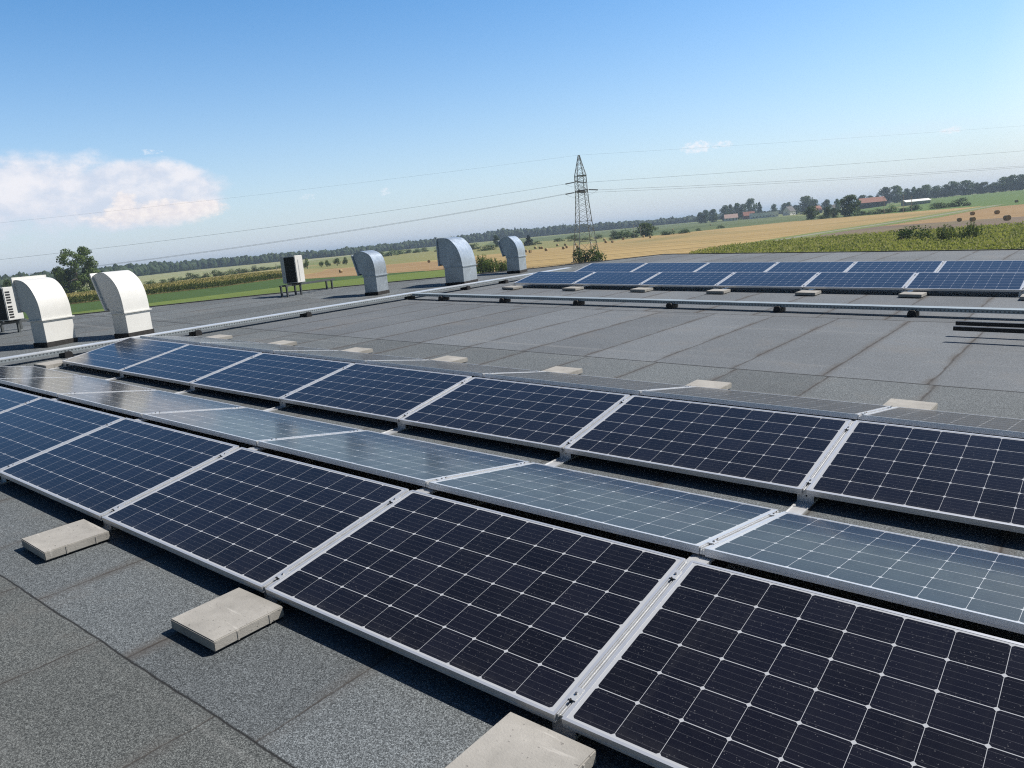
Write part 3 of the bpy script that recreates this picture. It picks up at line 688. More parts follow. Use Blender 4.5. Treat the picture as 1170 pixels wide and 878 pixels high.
S_lawn = soil("mown lawn", (0.105, 0.150, 0.030), (0.150, 0.195, 0.050), 0.05, 5.0, 1.2, fine=2.0, samt=0.3)
S_grass = soil("green grass", (0.048, 0.088, 0.022), (0.070, 0.115, 0.032), 0.05, 6.0, 1.2, fine=2.0, samt=0.3)
S_stub = soil("wheat stubble", (0.30, 0.215, 0.092), (0.41, 0.300, 0.138), 0.018, 7.0, 1.9, (0.225, 0.195, 0.085), 0.9, 1.5)
S_brown = soil("brown stubble", (0.26, 0.170, 0.085), (0.34, 0.235, 0.120), 0.02, 7.0, 1.9, fine=0.9, samt=0.9)
S_ripe = soil("ripe grain", (0.24, 0.205, 0.085), (0.31, 0.26, 0.115), 0.02, 6.0, 1.0, (0.24, 0.23, 0.095), 0.8, 0.4)
S_pale = soil("pale cut meadow", (0.19, 0.19, 0.075), (0.25, 0.235, 0.10), 0.02, 9.0, 1.8, (0.185, 0.215, 0.08), 0.5, 0.4)
S_far = soil("far meadow", (0.20, 0.23, 0.11), (0.29, 0.29, 0.155), 0.008, 20.0, 1.4, (0.33, 0.30, 0.16), 0.2, 0.4)
S_green = soil("green crop strips", (0.085, 0.115, 0.045), (0.14, 0.165, 0.070), 0.01, 26.0, 2.3, (0.055, 0.085, 0.035), 0.2, 0.9)
S_bright = soil("bright pasture", (0.085, 0.140, 0.036), (0.125, 0.180, 0.055), 0.01, 18.0, 1.6, fine=0.4, samt=0.3)
S_plough = soil("dry ploughed earth", (0.145, 0.110, 0.085), (0.205, 0.160, 0.120), 0.03, 3.0, 1.65, (0.19, 0.165, 0.09), 1.0, 0.6)
S_verge = soil("grassy verge", (0.14, 0.175, 0.060), (0.21, 0.225, 0.095), 0.05, None, 0, (0.12, 0.19, 0.05), 0.8)
S_track = soil("pale gravel track", (0.22, 0.225, 0.17), (0.28, 0.28, 0.22), 0.1, fine=1.5)

field("far_meadow", [(-340, 160), (-465, 246), (-520, 340), (-700, 520), (-1000, 900), (-1400, 850), (-1300, 350), (-900, 100), (-420, 60)], S_far)
field("pale_meadow", [(-330, 243), (-262, 224), (-239, 240), (-213, 290), (-205, 345), (-205, 396), (-262, 432), (-330, 520), (-480, 560), (-560, 470), (-475, 386), (-430, 330), (-370, 262)], S_pale)
field("grain_field", [(-260, -40), (-228, 150), (-233, 166), (-262, 200), (-300, 232), (-370, 262), (-430, 330), (-460, 322), (-405, 213), (-348, 166), (-380, 60), (-400, -40)], S_ripe)
field("green_crop_field", [(-262, 432), (-205, 396), (-165, 474), (-120, 470), (-190, 640), (-330, 900), (-620, 1250), (-760, 900), (-480, 560), (-330, 520)], S_green)
field("bright_pasture", [(-120, 470), (-104, 468), (-80, 464), (-54, 415), (-30, 420), (25, 410), (70, 560), (60, 1040), (-300, 1040), (-190, 640)], S_bright)
field("stubble_field", [(-240, 150), (-204, 149), (-176, 150), (-154, 154), (-138, 162), (-112, 130), (-80, 118), (-60, 130), (-70, 160), (-77, 180), (-74, 232), (-68, 290), (-63, 385), (-60, 458), (-87, 464), (-120, 470), (-165, 474), (-205, 396), (-205, 345), (-213, 290), (-239, 240), (-262, 224), (-300, 232), (-262, 200)], S_stub)
field("brown_stubble_strip", [(-236, 168), (-204, 151), (-176, 152), (-154, 156), (-138, 165), (-146, 182), (-170, 196), (-205, 214), (-240, 234), (-262, 222), (-290, 226), (-262, 200)], S_brown)
field("bale_field", [(-66, 250), (-51, 246), (-24, 243), (15, 236), (30, 420), (-30, 420), (-54, 412), (-60, 330)], S_brown)
field("ploughed_strip", [(-76, 180), (-60, 190), (-29, 190), (20, 190), (20, 238), (-24, 245), (-51, 248), (-66, 252), (-72, 225)], S_plough)
field("field_verge", [(-79, 176), (-66, 185), (-64, 230), (-58, 262), (-53, 300), (-52, 355), (-50, 458), (-60, 458), (-64, 385), (-69, 290), (-76, 232)], S_verge)
field("farm_track", [(-73, 186), (-70, 186), (-69, 230), (-64, 262), (-59, 307), (-56, 372), (-52, 455), (-55, 455), (-59, 380), (-62, 307), (-67, 264), (-72, 232)], S_track)
field("lawn", [(-176, -60), (-176, 70), (-171, 112), (-166, 128), (-150, 150), (-139, 158), (-112, 128), (-60, 112), (20, 96), (60, 60), (60, -60)], S_lawn)
field("long_grass_strip", [(-215, -60), (-228, 82), (-231, 110), (-224, 132), (-238, 166), (-204, 149), (-176, 150), (-156, 154), (-150, 150), (-166, 128), (-171, 112), (-176, 70), (-176, -60)], S_grass)

# ------------------------------------------------------------------ maize and scrub: stuff
def inside(poly, x, y):
    c = False; n = len(poly); j = n - 1
    for i in range(n):
        xi, yi = poly[i]; xj, yj = poly[j]
        if (yi > y) != (yj > y) and x < (xj - xi) * (y - yi) / (yj - yi) + xi: c = not c
        j = i
    return c
def crop(name, poly, rows, step, ang, h0, h1, mats, label, seed, tassel, wleaf=0.5):
    rr = random.Random(seed); mb = MB(); ca, sa = math.cos(ang), math.sin(ang)
    us = [x * ca + y * sa for x, y in poly]; vs_ = [-x * sa + y * ca for x, y in poly]
    u = min(us)
    while u < max(us):
        v = min(vs_)
        while v < max(vs_):
            uu, vv = u + rr.uniform(-0.12, 0.12), v + rr.uniform(-step, step) * 0.5
            x, y = uu * ca - vv * sa, uu * sa + vv * ca
            v += step
            if not inside(poly, x, y): continue
            k = noise.noise(Vector((x * 0.06, y * 0.06, seed))) * 0.5 + 0.5
            if rr.random() < 0.03: continue
            h = (h0 + (h1 - h0) * rr.random()) * (0.82 + 0.3 * k); z = gz(x, y, 0.0)
            a = rr.uniform(0, 6.28)
            for q in range(4):
                a += rr.uniform(1.2, 2.0); dx, dy = math.cos(a), math.sin(a); b = h * rr.uniform(0.10, 0.75); w_ = 0.045 * (1 + wleaf)
                L = wleaf * rr.uniform(0.7, 1.2); top = min(b + h * rr.uniform(0.18, 0.32), h)
                mb.add([(x - dy * w_, y + dx * w_, z + b), (x + dy * w_, y - dx * w_, z + b), (x + dx * L * 0.6, y + dy * L * 0.6, z + top), (x + dx * L, y + dy * L, z + top - 0.12 * h)], [(0, 1, 2), (0, 2, 3)], 0)
            if rr.random() < tassel:
                w_ = rr.uniform(0.05, 0.12)
                dx, dy = math.cos(a) * w_, math.sin(a) * w_
                mb.add([(x - dx, y - dy, z + h * 0.86), (x + dx, y + dy, z + h * 0.86), (x + dx * 1.6, y + dy * 1.6, z + h + 0.1), (x - dx * 1.4, y - dy * 1.4, z + h + 0.05)], [(0, 1, 2, 3)], 1)
        u += rows
    o = obj(name, mb, mats); tag(o, label, None, None, 'stuff'); return o
L_corn = leafmat("maize leaves", (0.060, 0.085, 0.018), (0.115, 0.135, 0.035), 0.35)
L_tas = leafmat("maize tassels", (0.30, 0.26, 0.10), (0.38, 0.31, 0.13), 0.4)
L_weed = leafmat("yellowing maize", (0.165, 0.195, 0.060), (0.420, 0.400, 0.175), 0.30)
L_tas2 = leafmat("pale seed heads", (0.40, 0.38, 0.17), (0.50, 0.45, 0.22), 0.3)
crop("maize_field", [(-218, 40), (-228, 82), (-231, 110), (-224, 132), (-238, 166), (-262, 190), (-282, 180), (-276, 130), (-280, 80), (-272, 40)], 0.85, 0.42, 0.55, 2.1, 2.6, [L_corn, L_tas], "dark green maize field with tan tassels beyond the left lawn", 3, 0.8)
crop("maize_field", [(-72, 150), (-74, 172), (-58, 181), (-38, 181), (-18, 180), (20, 180), (34, 130), (10, 96), (-10, 108), (-42, 108), (-62, 128)], 0.85, 0.36, 1.1, 0.7, 1.35, [L_weed, L_tas2], "yellowish green maize field right behind the far roof edge", 5, 0.45, 0.55)

# ------------------------------------------------------------------ trees and shrubs
BARK = simple("bark", (0.085, 0.07, 0.055), 0.9, 0, 0.3, 3.0)
L_tree = leafmat("tree leaves", (0.032, 0.066, 0.017), (0.095, 0.145, 0.040), 0.16)
L_tree2 = leafmat("tree leaves pale", (0.050, 0.086, 0.026), (0.122, 0.165, 0.056), 0.18)
L_shrub = leafmat("shrub leaves", (0.026, 0.055, 0.014), (0.075, 0.110, 0.030), 0.5)
L_con = leafmat("conifer needles", (0.010, 0.024, 0.012), (0.022, 0.042, 0.020), 0.3)
L_weedb = leafmat("tall weeds", (0.055, 0.095, 0.022), (0.135, 0.165, 0.05), 0.9)
def foliage(mb, rr, lobes, n, size, mi=0, fill=0.25):
    tot = sum(l[3] ** 2 for l in lobes)
    for (cx, cy, cz, r, sq) in lobes:
        for _ in range(int(n * r * r / tot)):
            th = rr.uniform(0, 6.283); z = rr.uniform(-1, 1); s_ = math.sqrt(1 - z * z)
            rad = r * (rr.uniform(0.2, 1.0) if rr.random() < fill else rr.uniform(0.82, 1.12))
            d = Vector((s_ * math.cos(th), s_ * math.sin(th), z)); c = Vector((cx, cy, cz)) + Vector((d.x * rad, d.y * rad, d.z * rad * sq))
            nn = (d + Vector((rr.gauss(0, .6), rr.gauss(0, .6), rr.gauss(0, .6)))).normalized()
            a = nn.orthogonal().normalized(); a = Matrix.Rotation(rr.uniform(0, 6.28), 3, nn) @ a; b = nn.cross(a); e = size * rr.uniform(0.6, 1.3)
            mb.add([c - a * e, c - b * e * 0.62, c + a * e, c + b * e * 0.62], [(0, 1, 2, 3)], mi)
def crown_lobes(rr, n, lo, hi, wtop=0.6):
    """lobes inside a unit crown: x, y in -0.5..0.5, z in lo..hi"""
    o = []
    for i in range(n):
        f = (i + rr.random()) / n; z = lo + (hi - lo) * f
        prof = math.sin(math.pi * (0.18 + 0.74 * f)) ** 0.8
        r = rr.uniform(0.12, 0.21) * (0.75 + 0.5 * prof); th = rr.uniform(0, 6.283); q = max(0.0, 0.5 * prof - r * 0.85) * math.sqrt(rr.random())
        o.append((q * math.cos(th), q * math.sin(th), min(z, hi - r * 0.55), r, 0.75))
    return o
def unit_tree(kind, seed, n, size, aspect):
    """unit sized (1 wide, 1 tall); z is squeezed later by the object's scale, aspect = height / width"""
    rr = random.Random(seed); cr = MB(); tk = MB()
    if kind == 'b':
        lob = crown_lobes(rr, 24, 0.06, 1.0); lob = [(x, y, z, r, 0.75 / aspect) for x, y, z, r, s_ in lob]
        foliage(cr, rr, lob, n, size); tk.tube((0, 0, 0), (0.01, 0, 0.45), 0.035, 7, 0.02); 
        for l in lob[2:9]: tk.tube((0.005, 0, rr.uniform(0.2, 0.42)), (l[0] * 0.9, l[1] * 0.9, l[2]), 0.014, 5, 0.005, caps=False)
    elif kind == 'p':
        lob = [(rr.gauss(0, .08), rr.gauss(0, .08), 0.1 + 0.9 * (i + .5) / 12 - .03, 0.36 * math.sin(math.pi * (0.2 + 0.68 * i / 11)), 0.30) for i in range(12)]
        foliage(cr, rr, lob, n, size); tk.tube((0, 0, 0), (0, 0, 0.7), 0.05, 6, 0.02)
    elif kind == 'c':
        for i in range(12):
            f = i / 11; lob = [(rr.gauss(0, .03), rr.gauss(0, .03), 0.06 + 0.86 * f, 0.46 * (1 - f) + 0.06, 0.22)]
            foliage(cr, rr, lob, int(n / 12 * (1.6 - f)), size)
        tk.tube((0, 0, 0), (0, 0, 0.9), 0.05, 6, 0.01)
    elif kind in 'sr':
        k = 9 if kind == 's' else 7; lob = []
        for i in range(k):
            th = rr.uniform(0, 6.283); q = 0.32 * math.sqrt(rr.random()); r = rr.uniform(0.15, 0.24)
            lob.append((q * math.cos(th), q * math.sin(th), rr.uniform(0.24, 0.80) * (1.05 - 0.7 * q) , r, 1.15 if kind == 's' else 1.0))
        if kind == 's':
            for i in range(5): th = rr.uniform(0, 6.283); lob.append((0.3 * math.cos(th), 0.3 * math.sin(th), 0.16, 0.18, 0.9))
        foliage(cr, rr, lob, n, size)
        for i in range(4): tk.tube((rr.gauss(0, .03), rr.gauss(0, .03), 0), (rr.gauss(0, .15), rr.gauss(0, .15), 0.5), 0.02, 5, 0.008)
    else:                                             # tall weeds: upright sprays of leaves
        for i in range(46):
            x, y = rr.gauss(0, .2), rr.gauss(0, .2); hh = rr.uniform(0.45, 1.0) * (1 - 0.6 * (x * x + y * y)); lx, ly = rr.gauss(0, .06), rr.gauss(0, .06)
            tk.tube((x, y, 0), (x + lx, y + ly, hh * 0.95), 0.006, 4, 0.003, caps=False)
            foliage(cr, rr, [(x + lx * q, y + ly * q, hh * q, 0.05, 1.2) for q in (0.3, 0.45, 0.6, 0.75, 0.88, 0.97)], max(10, n // 46), size, fill=0.6)
    return cr, tk
UNIT = {}
def unit(kind, var, n, size, leaf, aspect):
    cr, tk = unit_tree(kind, 100 * ord(kind) + var, n, size, aspect)
    UNIT[(kind, var)] = (cr.mesh("crown", [leaf]), tk.mesh("trunk", [BARK]))
for i in range(5): unit('b', i, 2600, 0.036, L_tree if i % 2 else L_tree2, 1.15)
for i in range(3): unit('s', i, 900, 0.042, L_shrub, 0.8)
for i in range(2): unit('r', i, 700, 0.045, L_tree2, 1.0)
unit('p', 0, 800, 0.08, L_tree, 3.0); unit('c', 0, 1200, 0.05, L_con, 1.5)
for i in range(2): unit('w', i, 3200, 0.026, L_weedb, 1.3)
# the big tree on the left shows single leaf clusters and sky through its crown
def big_tree():
    rr = random.Random(77); cr = MB(); tk = MB(); lob = []
    for i in range(52):
        f = (i + rr.random()) / 52; z = 0.05 + 0.92 * f; prof = math.sin(math.pi * (0.24 + 0.50 * f)) ** 0.7; r = rr.uniform(0.075, 0.125); th = rr.uniform(0, 6.283); q = max(0, 0.47 * prof - r) * (0.45 + 0.55 * math.sqrt(rr.random()))
        lob.append((q * math.cos(th), q * math.sin(th), z, r, 0.72))
    foliage(cr, rr, lob, 11000, 0.0185, fill=0.4)
    tk.tube((0, 0, 0), (0.01, 0.0, 0.3), 0.03, 8, 0.022); tk.tube((0.01, 0, 0.3), (-0.03, 0.02, 0.75), 0.022, 7, 0.006)
    for l in lob[4:26]: tk.tube((-0.01, 0.005, rr.uniform(0.25, 0.6)), (l[0] * 0.95, l[1] * 0.95, l[2]), 0.009, 5, 0.003, caps=False)
    UNIT[('B', 0)] = (cr.mesh("crown", [L_tree2]), tk.mesh("trunk", [BARK]))
big_tree()
TR = random.Random(11); CNT = {}
NAME = {'b': 'broadleaf_tree', 'B': 'broadleaf_tree', 's': 'shrub', 'r': 'round_bush', 'p': 'poplar_tree', 'c': 'conifer_tree', 'w': 'tall_weeds'}
CATN = {'b': 'tree', 'B': 'tree', 's': 'shrub', 'r': 'bush', 'p': 'tree', 'c': 'tree', 'w': 'weeds'}
def plant(t_, label, group):
    x, y, h_, w_, k = t_
    nv = sum(1 for q in UNIT if q[0] == k); i = CNT.get(k, 0); CNT[k] = i + 1
    o = root(NAME[k], T(x, y, gz(x, y, -0.05)) @ RZ(TR.uniform(0, 6.28)) @ Matrix.Diagonal((w_ * 1.22, w_ * 1.22, h_ * 1.03, 1)), label, CATN[k], group)
    cr, tk = UNIT[(k, i % nv)]
    obj("crown", cr, None, o); obj("trunk" if k in 'bBpc' else "stems", tk, None, o)
    return o
def plants(lst, fmt, group):
    for i, t_ in enumerate(lst):
        plant(t_, fmt % (ORD[i] if i < 8 else ['ninth', 'tenth', 'eleventh', 'twelfth', '13th', '14th', '15th', '16th', '17th', '18th', '19th', '20th'][i - 8]), group)
g_ = "trees beside the white ducts"
plant((-304, 122, 17.1, 14.2, 'B'), "tall loose-crowned tree rising between the two white ducts", g_)
plant((-311, 119, 10.8, 8.6, 'b'), "dark lower tree hugging the left side of the tall tree", g_)
plant((-311, 131, 9.3, 8.5, 'b'), "dark lower tree hugging the right side of the tall tree", g_)
plant((-340, 111, 8.4, 5.5, 'b'), "dark tree just above the cut-off air conditioner", g_)
plant((-315, 136, 4.6, 6.5, 's'), "low shrub at the right foot of the tall tree", g_)
plant((-320, 110, 4.4, 6.5, 's'), "low shrub behind the leftmost white duct", g_)
g_ = "round bushes in the pale meadow"
for t_, lb in zip([(-352, 260, 6.7, 3.9, 'r'), (-347, 266, 3.8, 3.4, 'r'), (-346, 269, 4.2, 3.9, 'r'), (-346, 276, 4.9, 4.4, 'r'), (-347, 283, 4.9, 4.0, 'r')],
                  ["bush half hidden behind the farther air conditioner", "leftmost free bush of the meadow row between air conditioner and metal duct", "bush touching the leftmost free bush of the meadow row", "tallest bush of the meadow row beside the standalone metal duct", "bush at the duct end of the meadow row"]): plant(t_, lb, g_)
plants([(-353, 172, 3.0, 3.6, 's'), (-357, 176, 3.0, 4.1, 's'), (-373, 189, 2.4, 4.3, 's'), (-389, 202, 3.0, 4.1, 's'), (-404, 215, 2.3, 4.3, 's'), (-411, 224, 3.9, 4.9, 's'), (-409, 228, 3.2, 4.9, 's'), (-411, 234, 3.2, 4.5, 's'), (-413, 241, 4.1, 5.1, 's'), (-415, 247, 3.3, 5.7, 's'), (-417, 254, 3.6, 5.2, 's'), (-423, 263, 3.3, 5.9, 's'), (-429, 272, 3.2, 5.5, 's'), (-431, 279, 4.4, 5.0, 's'), (-436, 288, 2.7, 5.7, 's'), (-442, 298, 2.4, 6.4, 's'), (-447, 307, 2.4, 6.5, 's'), (-457, 320, 2.4, 6.7, 's')],
       "%s shrub from the white duct in the hedge row beyond the maize", "hedge row shrubs beyond the maize")
plants([(-475, 426, 5.7, 6.5, 's'), (-477, 438, 6.0, 10.2, 's'), (-509, 477, 4.4, 7.9, 's'), (-519, 495, 4.5, 7.3, 's'), (-499, 488, 4.6, 7.1, 's'), (-508, 507, 3.8, 7.3, 's'), (-442, 460, 4.4, 10.1, 's'), (-409, 436, 2.6, 10.9, 's')],
       "%s dark shrub rightward from the standalone metal duct below the forest", "dark shrubs between the metal ducts")
for t_, lb in zip([(-303, 356, 3.4, 12.8, 's'), (-369, 418, 5.1, 8.9, 's'), (-382, 459, 8.7, 4.8, 'b'), (-441, 540, 3.4, 8.0, 's'), (-302, 395, 6.9, 6.2, 'c'), (-310, 415, 2.4, 5.3, 's')],
                  ["wide low bush between the largest and the farthest metal duct", "shrub just right of the largest metal duct under the forest", "pale slim tree left of the farthest duct's mouth", "shrub behind the farthest metal duct's elbow", "dark conifer just right of the farthest metal duct", "small shrub at the right of the dark conifer"]): plant(t_, lb, "plants around the farthest duct")
plant((-97.5, 148, 4.2, 5.0, 's'), "big green bush at the foot of the pylon, left half", "bushes at the pylon foot")
plant((-95.6, 149.0, 3.8, 4.6, 's'), "smaller green bush at the foot of the pylon, right half", "bushes at the pylon foot")
for t_, lb in zip([(-290, 429, 4.2, 9.4, 's'), (-272, 417, 2.4, 6.8, 's'), (-277, 438, 3.3, 5.9, 's'), (-289, 477, 4.5, 5.7, 's'), (-321, 456, 3.1, 7.6, 's')],
                  ["shrub seen through the left legs of the pylon", "low shrub seen through the middle of the pylon", "shrub just right of the pylon at the field edge", "taller shrub between the pylon and the poles", "shrub left of the pylon at the field edge"]): plant(t_, lb, "shrubs at the stubble field edge")
for t_, lb in zip([(-222, 380, 5.4, 11.5, 's'), (-212, 383, 7.4, 11.8, 'b'), (-228, 381, 4.0, 9.0, 's')],
                  ["middle dark shrub of the clump behind the two poles", "tallest dark tree of the clump behind the two poles", "low left end shrub of the clump behind the two poles"]): plant(t_, lb, "dark clump at the bale field edge")
for t_, lb in zip([(-207, 420, 1.9, 5.2, 's'), (-200, 456, 2.2, 4.4, 's'), (-199, 423, 1.7, 3.1, 's'), (-196, 380, 2.8, 8.0, 's'), (-190, 386, 2.6, 6.5, 's')],
                  ["tiny shrub at the green strips right of the dark clump", "tiny shrub below the dark trees left of the houses", "tiny shrub between the dark clump and the village", "low dark shrub below the long white building", "low dark shrub below the white gabled house"]): plant(t_, lb, "field shrubs below the village")
plants([(-423, 904, 13.1, 11.0, 'b'), (-417, 906, 15.2, 9.9, 'b'), (-413, 919, 15.4, 12.2, 'b'), (-404, 934, 18.6, 13.4, 'b'), (-402, 946, 19.2, 9.0, 'b'), (-398, 958, 20.1, 12.5, 'b'), (-392, 961, 18.2, 11.3, 'b'), (-390, 983, 24.3, 16.1, 'b'), (-380, 987, 19.7, 5.7, 'p'), (-371, 1012, 15.2, 8.1, 'b'), (-382, 1082, 15.5, 9.9, 'b'), (-377, 1084, 16.1, 11.1, 'b'), (-336, 992, 11.2, 10.1, 'b'), (-309, 949, 19.9, 21.2, 'b'), (-298, 942, 15.2, 12.6, 'b')],
       "%s village tree from the pylon side, around the far houses", "village trees")
plants([(-157, 494, 7.9, 9.4, 'b'), (-147, 491, 6.5, 5.4, 'b'), (-145, 497, 5.5, 5.5, 'b'), (-134, 490, 12.0, 12.7, 'b'), (-147, 481, 2.5, 7.5, 's'), (-127, 487, 3.5, 6.3, 's'), (-122, 488, 2.6, 5.2, 's'), (-117, 484, 3.2, 6.2, 's'), (-113, 485, 3.3, 5.1, 's'), (-112, 495, 4.6, 6.2, 's'), (-105, 487, 2.2, 5.1, 's')],
       "%s plant from the village in the row before the red barn", "row of trees and shrubs before the red barn")
for t_, lb in zip([(-259, 860, 13.2, 9.5, 'b'), (-249, 863, 12.8, 6.6, 'b')], ["small tree beside the far white cottages", "slim tree between the white cottages and the big round tree"]): plant(t_, lb, "trees by the white cottages")
plants([(-103, 487, 2.7, 5.1, 's'), (-101, 498, 4.4, 7.2, 's'), (-88, 490, 3.6, 7.0, 's'), (-85, 496, 3.9, 7.0, 's'), (-81, 501, 3.8, 7.0, 's'), (-77, 502, 5.1, 7.0, 's')],
       "%s shrub from the barn in the hedge above the bale field", "hedge above the bale field")
plants([(-260, 1000, 14.0, 15.0, 'b'), (-252, 1002, 12.2, 10.7, 'b'), (-244, 1004, 11.4, 8.5, 'b'), (-236, 1006, 19.2, 16.9, 'b'), (-225, 1008, 19.3, 18.9, 'b'), (-214, 1011, 14.4, 10.5, 'b'), (-207, 1012, 15.4, 8.3, 'p'), (-201, 1013, 13.1, 10.4, 'b'), (-194, 1014, 15.7, 16.6, 'b'), (-184, 1016, 13.3, 14.4, 'b'), (-175, 1018, 13.8, 12.3, 'b'), (-168, 1019, 16.5, 15.3, 'b'), (-155, 1021, 15.9, 19.2, 'b'), (-144, 1023, 12.6, 9.1, 'p'), (-138, 1024, 12.4, 14.0, 'b'), (-129, 1025, 10.8, 12.0, 'b'), (-120, 1026, 15.7, 14.9, 'b'), (-112, 1027, 16.7, 14.8, 'b'), (-104, 1028, 16.2, 15.7, 'b'), (-95, 1029, 16.0, 17.6, 'b')],
       "%s tree from the barn in the tree line along the right skyline", "tree line on the right skyline")
for t_, lb in zip([(-29, 145, 3.7, 4.4, 's'), (-26, 141, 3.0, 3.0, 's'), (-22, 136, 3.2, 2.6, 'w'), (-19, 137, 3.3, 3.0, 'w'), (-20, 135, 1.9, 2.6, 'w')],
                  ["tallest bush in the maize behind the far panels", "smaller bush right beside the tallest bush in the maize", "leafy weed spire in the maize right of the bushes", "tallest leafy weed spires in the maize, farthest right", "low weeds below the leafy spires in the maize"]): plant(t_, lb, "bushes in the maize behind the far panels")
for t_, lb in zip([(-109, 125, 4.3, 5.1, 'w'), (-105, 124, 3.4, 4.6, 'w'), (-101, 123, 2.9, 4.2, 'w')],
                  ["tall weeds beside the largest metal duct, behind the roof edge", "middle tall weeds between the two farthest metal ducts", "low tall-weed clump beside the farthest metal duct"]): plant(t_, lb, "weeds behind the roof edge")

# far forest: one mass, uncountable
def forest(name, prof, rows, label, seed):
    rr = random.Random(seed); mb = MB()
    bm = bmesh.new(); bmesh.ops.create_icosphere(bm, subdivisions=2, radius=1.0); IV = [v.co.copy() for v in bm.verts]; IF = [[v.index for v in f.verts] for f in bm.faces]; bm.free()
    for i in range(len(prof) - 1):
        a0, d0, h0 = prof[i]; a1, d1, h1 = prof[i + 1]
        n_ = max(1, int(abs(a1 - a0) * math.pi / 180 * (d0 + d1) / 2 / 4.2))
        for row in range(rows):
            for j in range(n_):
                f = (j + rr.random()) / n_; a = R(a0 + (a1 - a0) * f); dd = d0 + (d1 - d0) * f + row * 22 + rr.uniform(-8, 8); h_ = (h0 + (h1 - h0) * f) * rr.uniform(0.80, 1.06) * (0.9 if row == 0 else 1.0)
                h_ *= 0.9 + 0.25 * noise.noise(Vector((a * 90, row, seed)))
                x, y = 1.44 + dd * math.sin(a), -1.8 + dd * math.cos(a); r = rr.uniform(3.2, 6.0); sd = rr.uniform(0, 99)
                z0 = gz(x, y); hh = max(h_ * 0.52, 2.5)
                vs = []
                for v in IV:
                    k = 1 + 0.42 * noise.noise(v * 2.3 + Vector((sd, 0, 0)))
                    vs.append((x + v.x * r * k, y + v.y * r * k, z0 + h_ - hh + v.z * hh * k))
                mb.add(vs, IF)
    o = obj(name, mb, leafmat("forest canopy", (0.018, 0.040, 0.014), (0.055, 0.085, 0.030), 0.07, rnd=0.0)); tag(o, label, None, None, 'stuff'); return o
def pa(px):                                            # bearing of a point on the horizon, degrees from north
    q = CF + CR * ((px - 585) / 880.757); return math.degrees(math.atan2(q.x, q.y)) 
forest("forest", [(pa(p), D, h_) for p, D, h_ in [(-90, 1000, 16), (0, 1000, 17), (105, 1000, 18), (167, 1060, 18.5), (250, 1300, 17), (350, 1300, 15.5), (400, 1250, 12), (440, 1350, 14), (480, 1400, 15.5), (540, 1450, 16.5), (562, 1480, 18), (590, 1500, 23), (618, 1500, 19), (640, 1500, 18), (655, 1500, 20), (685, 1500, 17), (710, 1480, 15.5), (760, 1480, 13), (800, 1480, 12), (850, 1500, 12)]], 4, "long dark forest along the horizon behind the fields", 8)
forest("forest", [(pa(p), D, h_) for p, D, h_ in [(850, 1500, 10), (930, 1400, 9), (960, 1400, 9), (1250, 1300, 11)]], 2, "low strip of far trees behind the village and the right tree line", 9)

# ------------------------------------------------------------------ straw bales
def straw():
    x, t, p, c = mat("straw bale"); v = c.outputs['Object']; X, Y, Z = t.sep(v)
    rr_ = t.math('SQRT', t.math('ADD', t.math('MULTIPLY', X, X), t.math('MULTIPLY', Z, Z)))
    sp = t.noise(t.comb(t.math('MULTIPLY', rr_, 14.0), t.math('MULTIPLY', Y, 2.0)), 1.0, 4.0); a = t.noise(v, 9.0, 5.0, 0.7)
    col = t.mix(t.ramp(a, 0.3, 0.7), (0.28, 0.20, 0.10), (0.50, 0.38, 0.20)); k = t.ramp(sp, 0.3, 0.7, 0.75, 1.15)
    t.put(p.inputs['Base Color'], t.mix(1.0, col, t.comb(k, k, k), 'MULTIPLY')); p.inputs['Roughness'].default_value = 0.9
    return x
mb = MB(); n_ = 24; rr = random.Random(2)
ring_ = []
for yy, rad in ((-0.62, 0.66), (-0.60, 0.735), (-0.2, 0.755), (0.2, 0.75), (0.60, 0.735), (0.62, 0.66)):
    ring_.append([(rad * math.cos(2 * math.pi * k / n_) * rr.uniform(0.985, 1.015), yy, max(-0.70, rad * math.sin(2 * math.pi * k / n_)) + 0.70) for k in range(n_)])
vs = [p for q in ring_ for p in q]; fs = []
for i in range(5):
    for k in range(n_): fs.append((i * n_ + k, i * n_ + (k + 1) % n_, (i + 1) * n_ + (k + 1) % n_, (i + 1) * n_ + k))
mb.add(vs, fs, 0, True); mb.add(ring_[0], [tuple(range(n_))]); mb.add(ring_[-1], [tuple(reversed(range(n_)))])
BALE = mb.mesh("straw_bale", [straw()])
def bale(x, y, s_, rz, label, group):
    o = obj("straw_bale", BALE, None, None, T(x, y, gz(x, y, 0.16)) @ RZ(rz) @ Matrix.Diagonal((s_, s_, s_, 1))); tag(o, label, "bale", group)
mid = [(-222, 178), (-213, 214), (-196, 254), (-187, 245), (-225, 299), (-217, 292), (-213, 288), (-185, 253), (-224, 316), (-218, 314), (-180, 258), (-188, 272), (-205, 304), (-171, 255), (-224, 360), (-189, 305), (-219, 358), (-183, 301), (-200, 339), (-199, 358), (-182, 334), (-264, 518), (-281, 620)]
for i, (x, y) in enumerate(mid):
    lb = "tiny straw bale among those scattered on the stubble around the pylon"
    gp_ = "bales scattered around the pylon"
    if i == 0: lb, gp_ = "lone straw bale between the farther air conditioner and standalone metal duct", "lone bales"
    elif i == 1: lb, gp_ = "lone straw bale just left of the largest metal duct", "lone bales"
    elif i >= 21: lb, gp_ = "%s straw bale beside the green strips right of the dark clump" % ("nearer" if i == 21 else "farther"), "lone bales"
    bale(x, y, 0.78, rr.uniform(0, 3.1), lb, gp_)
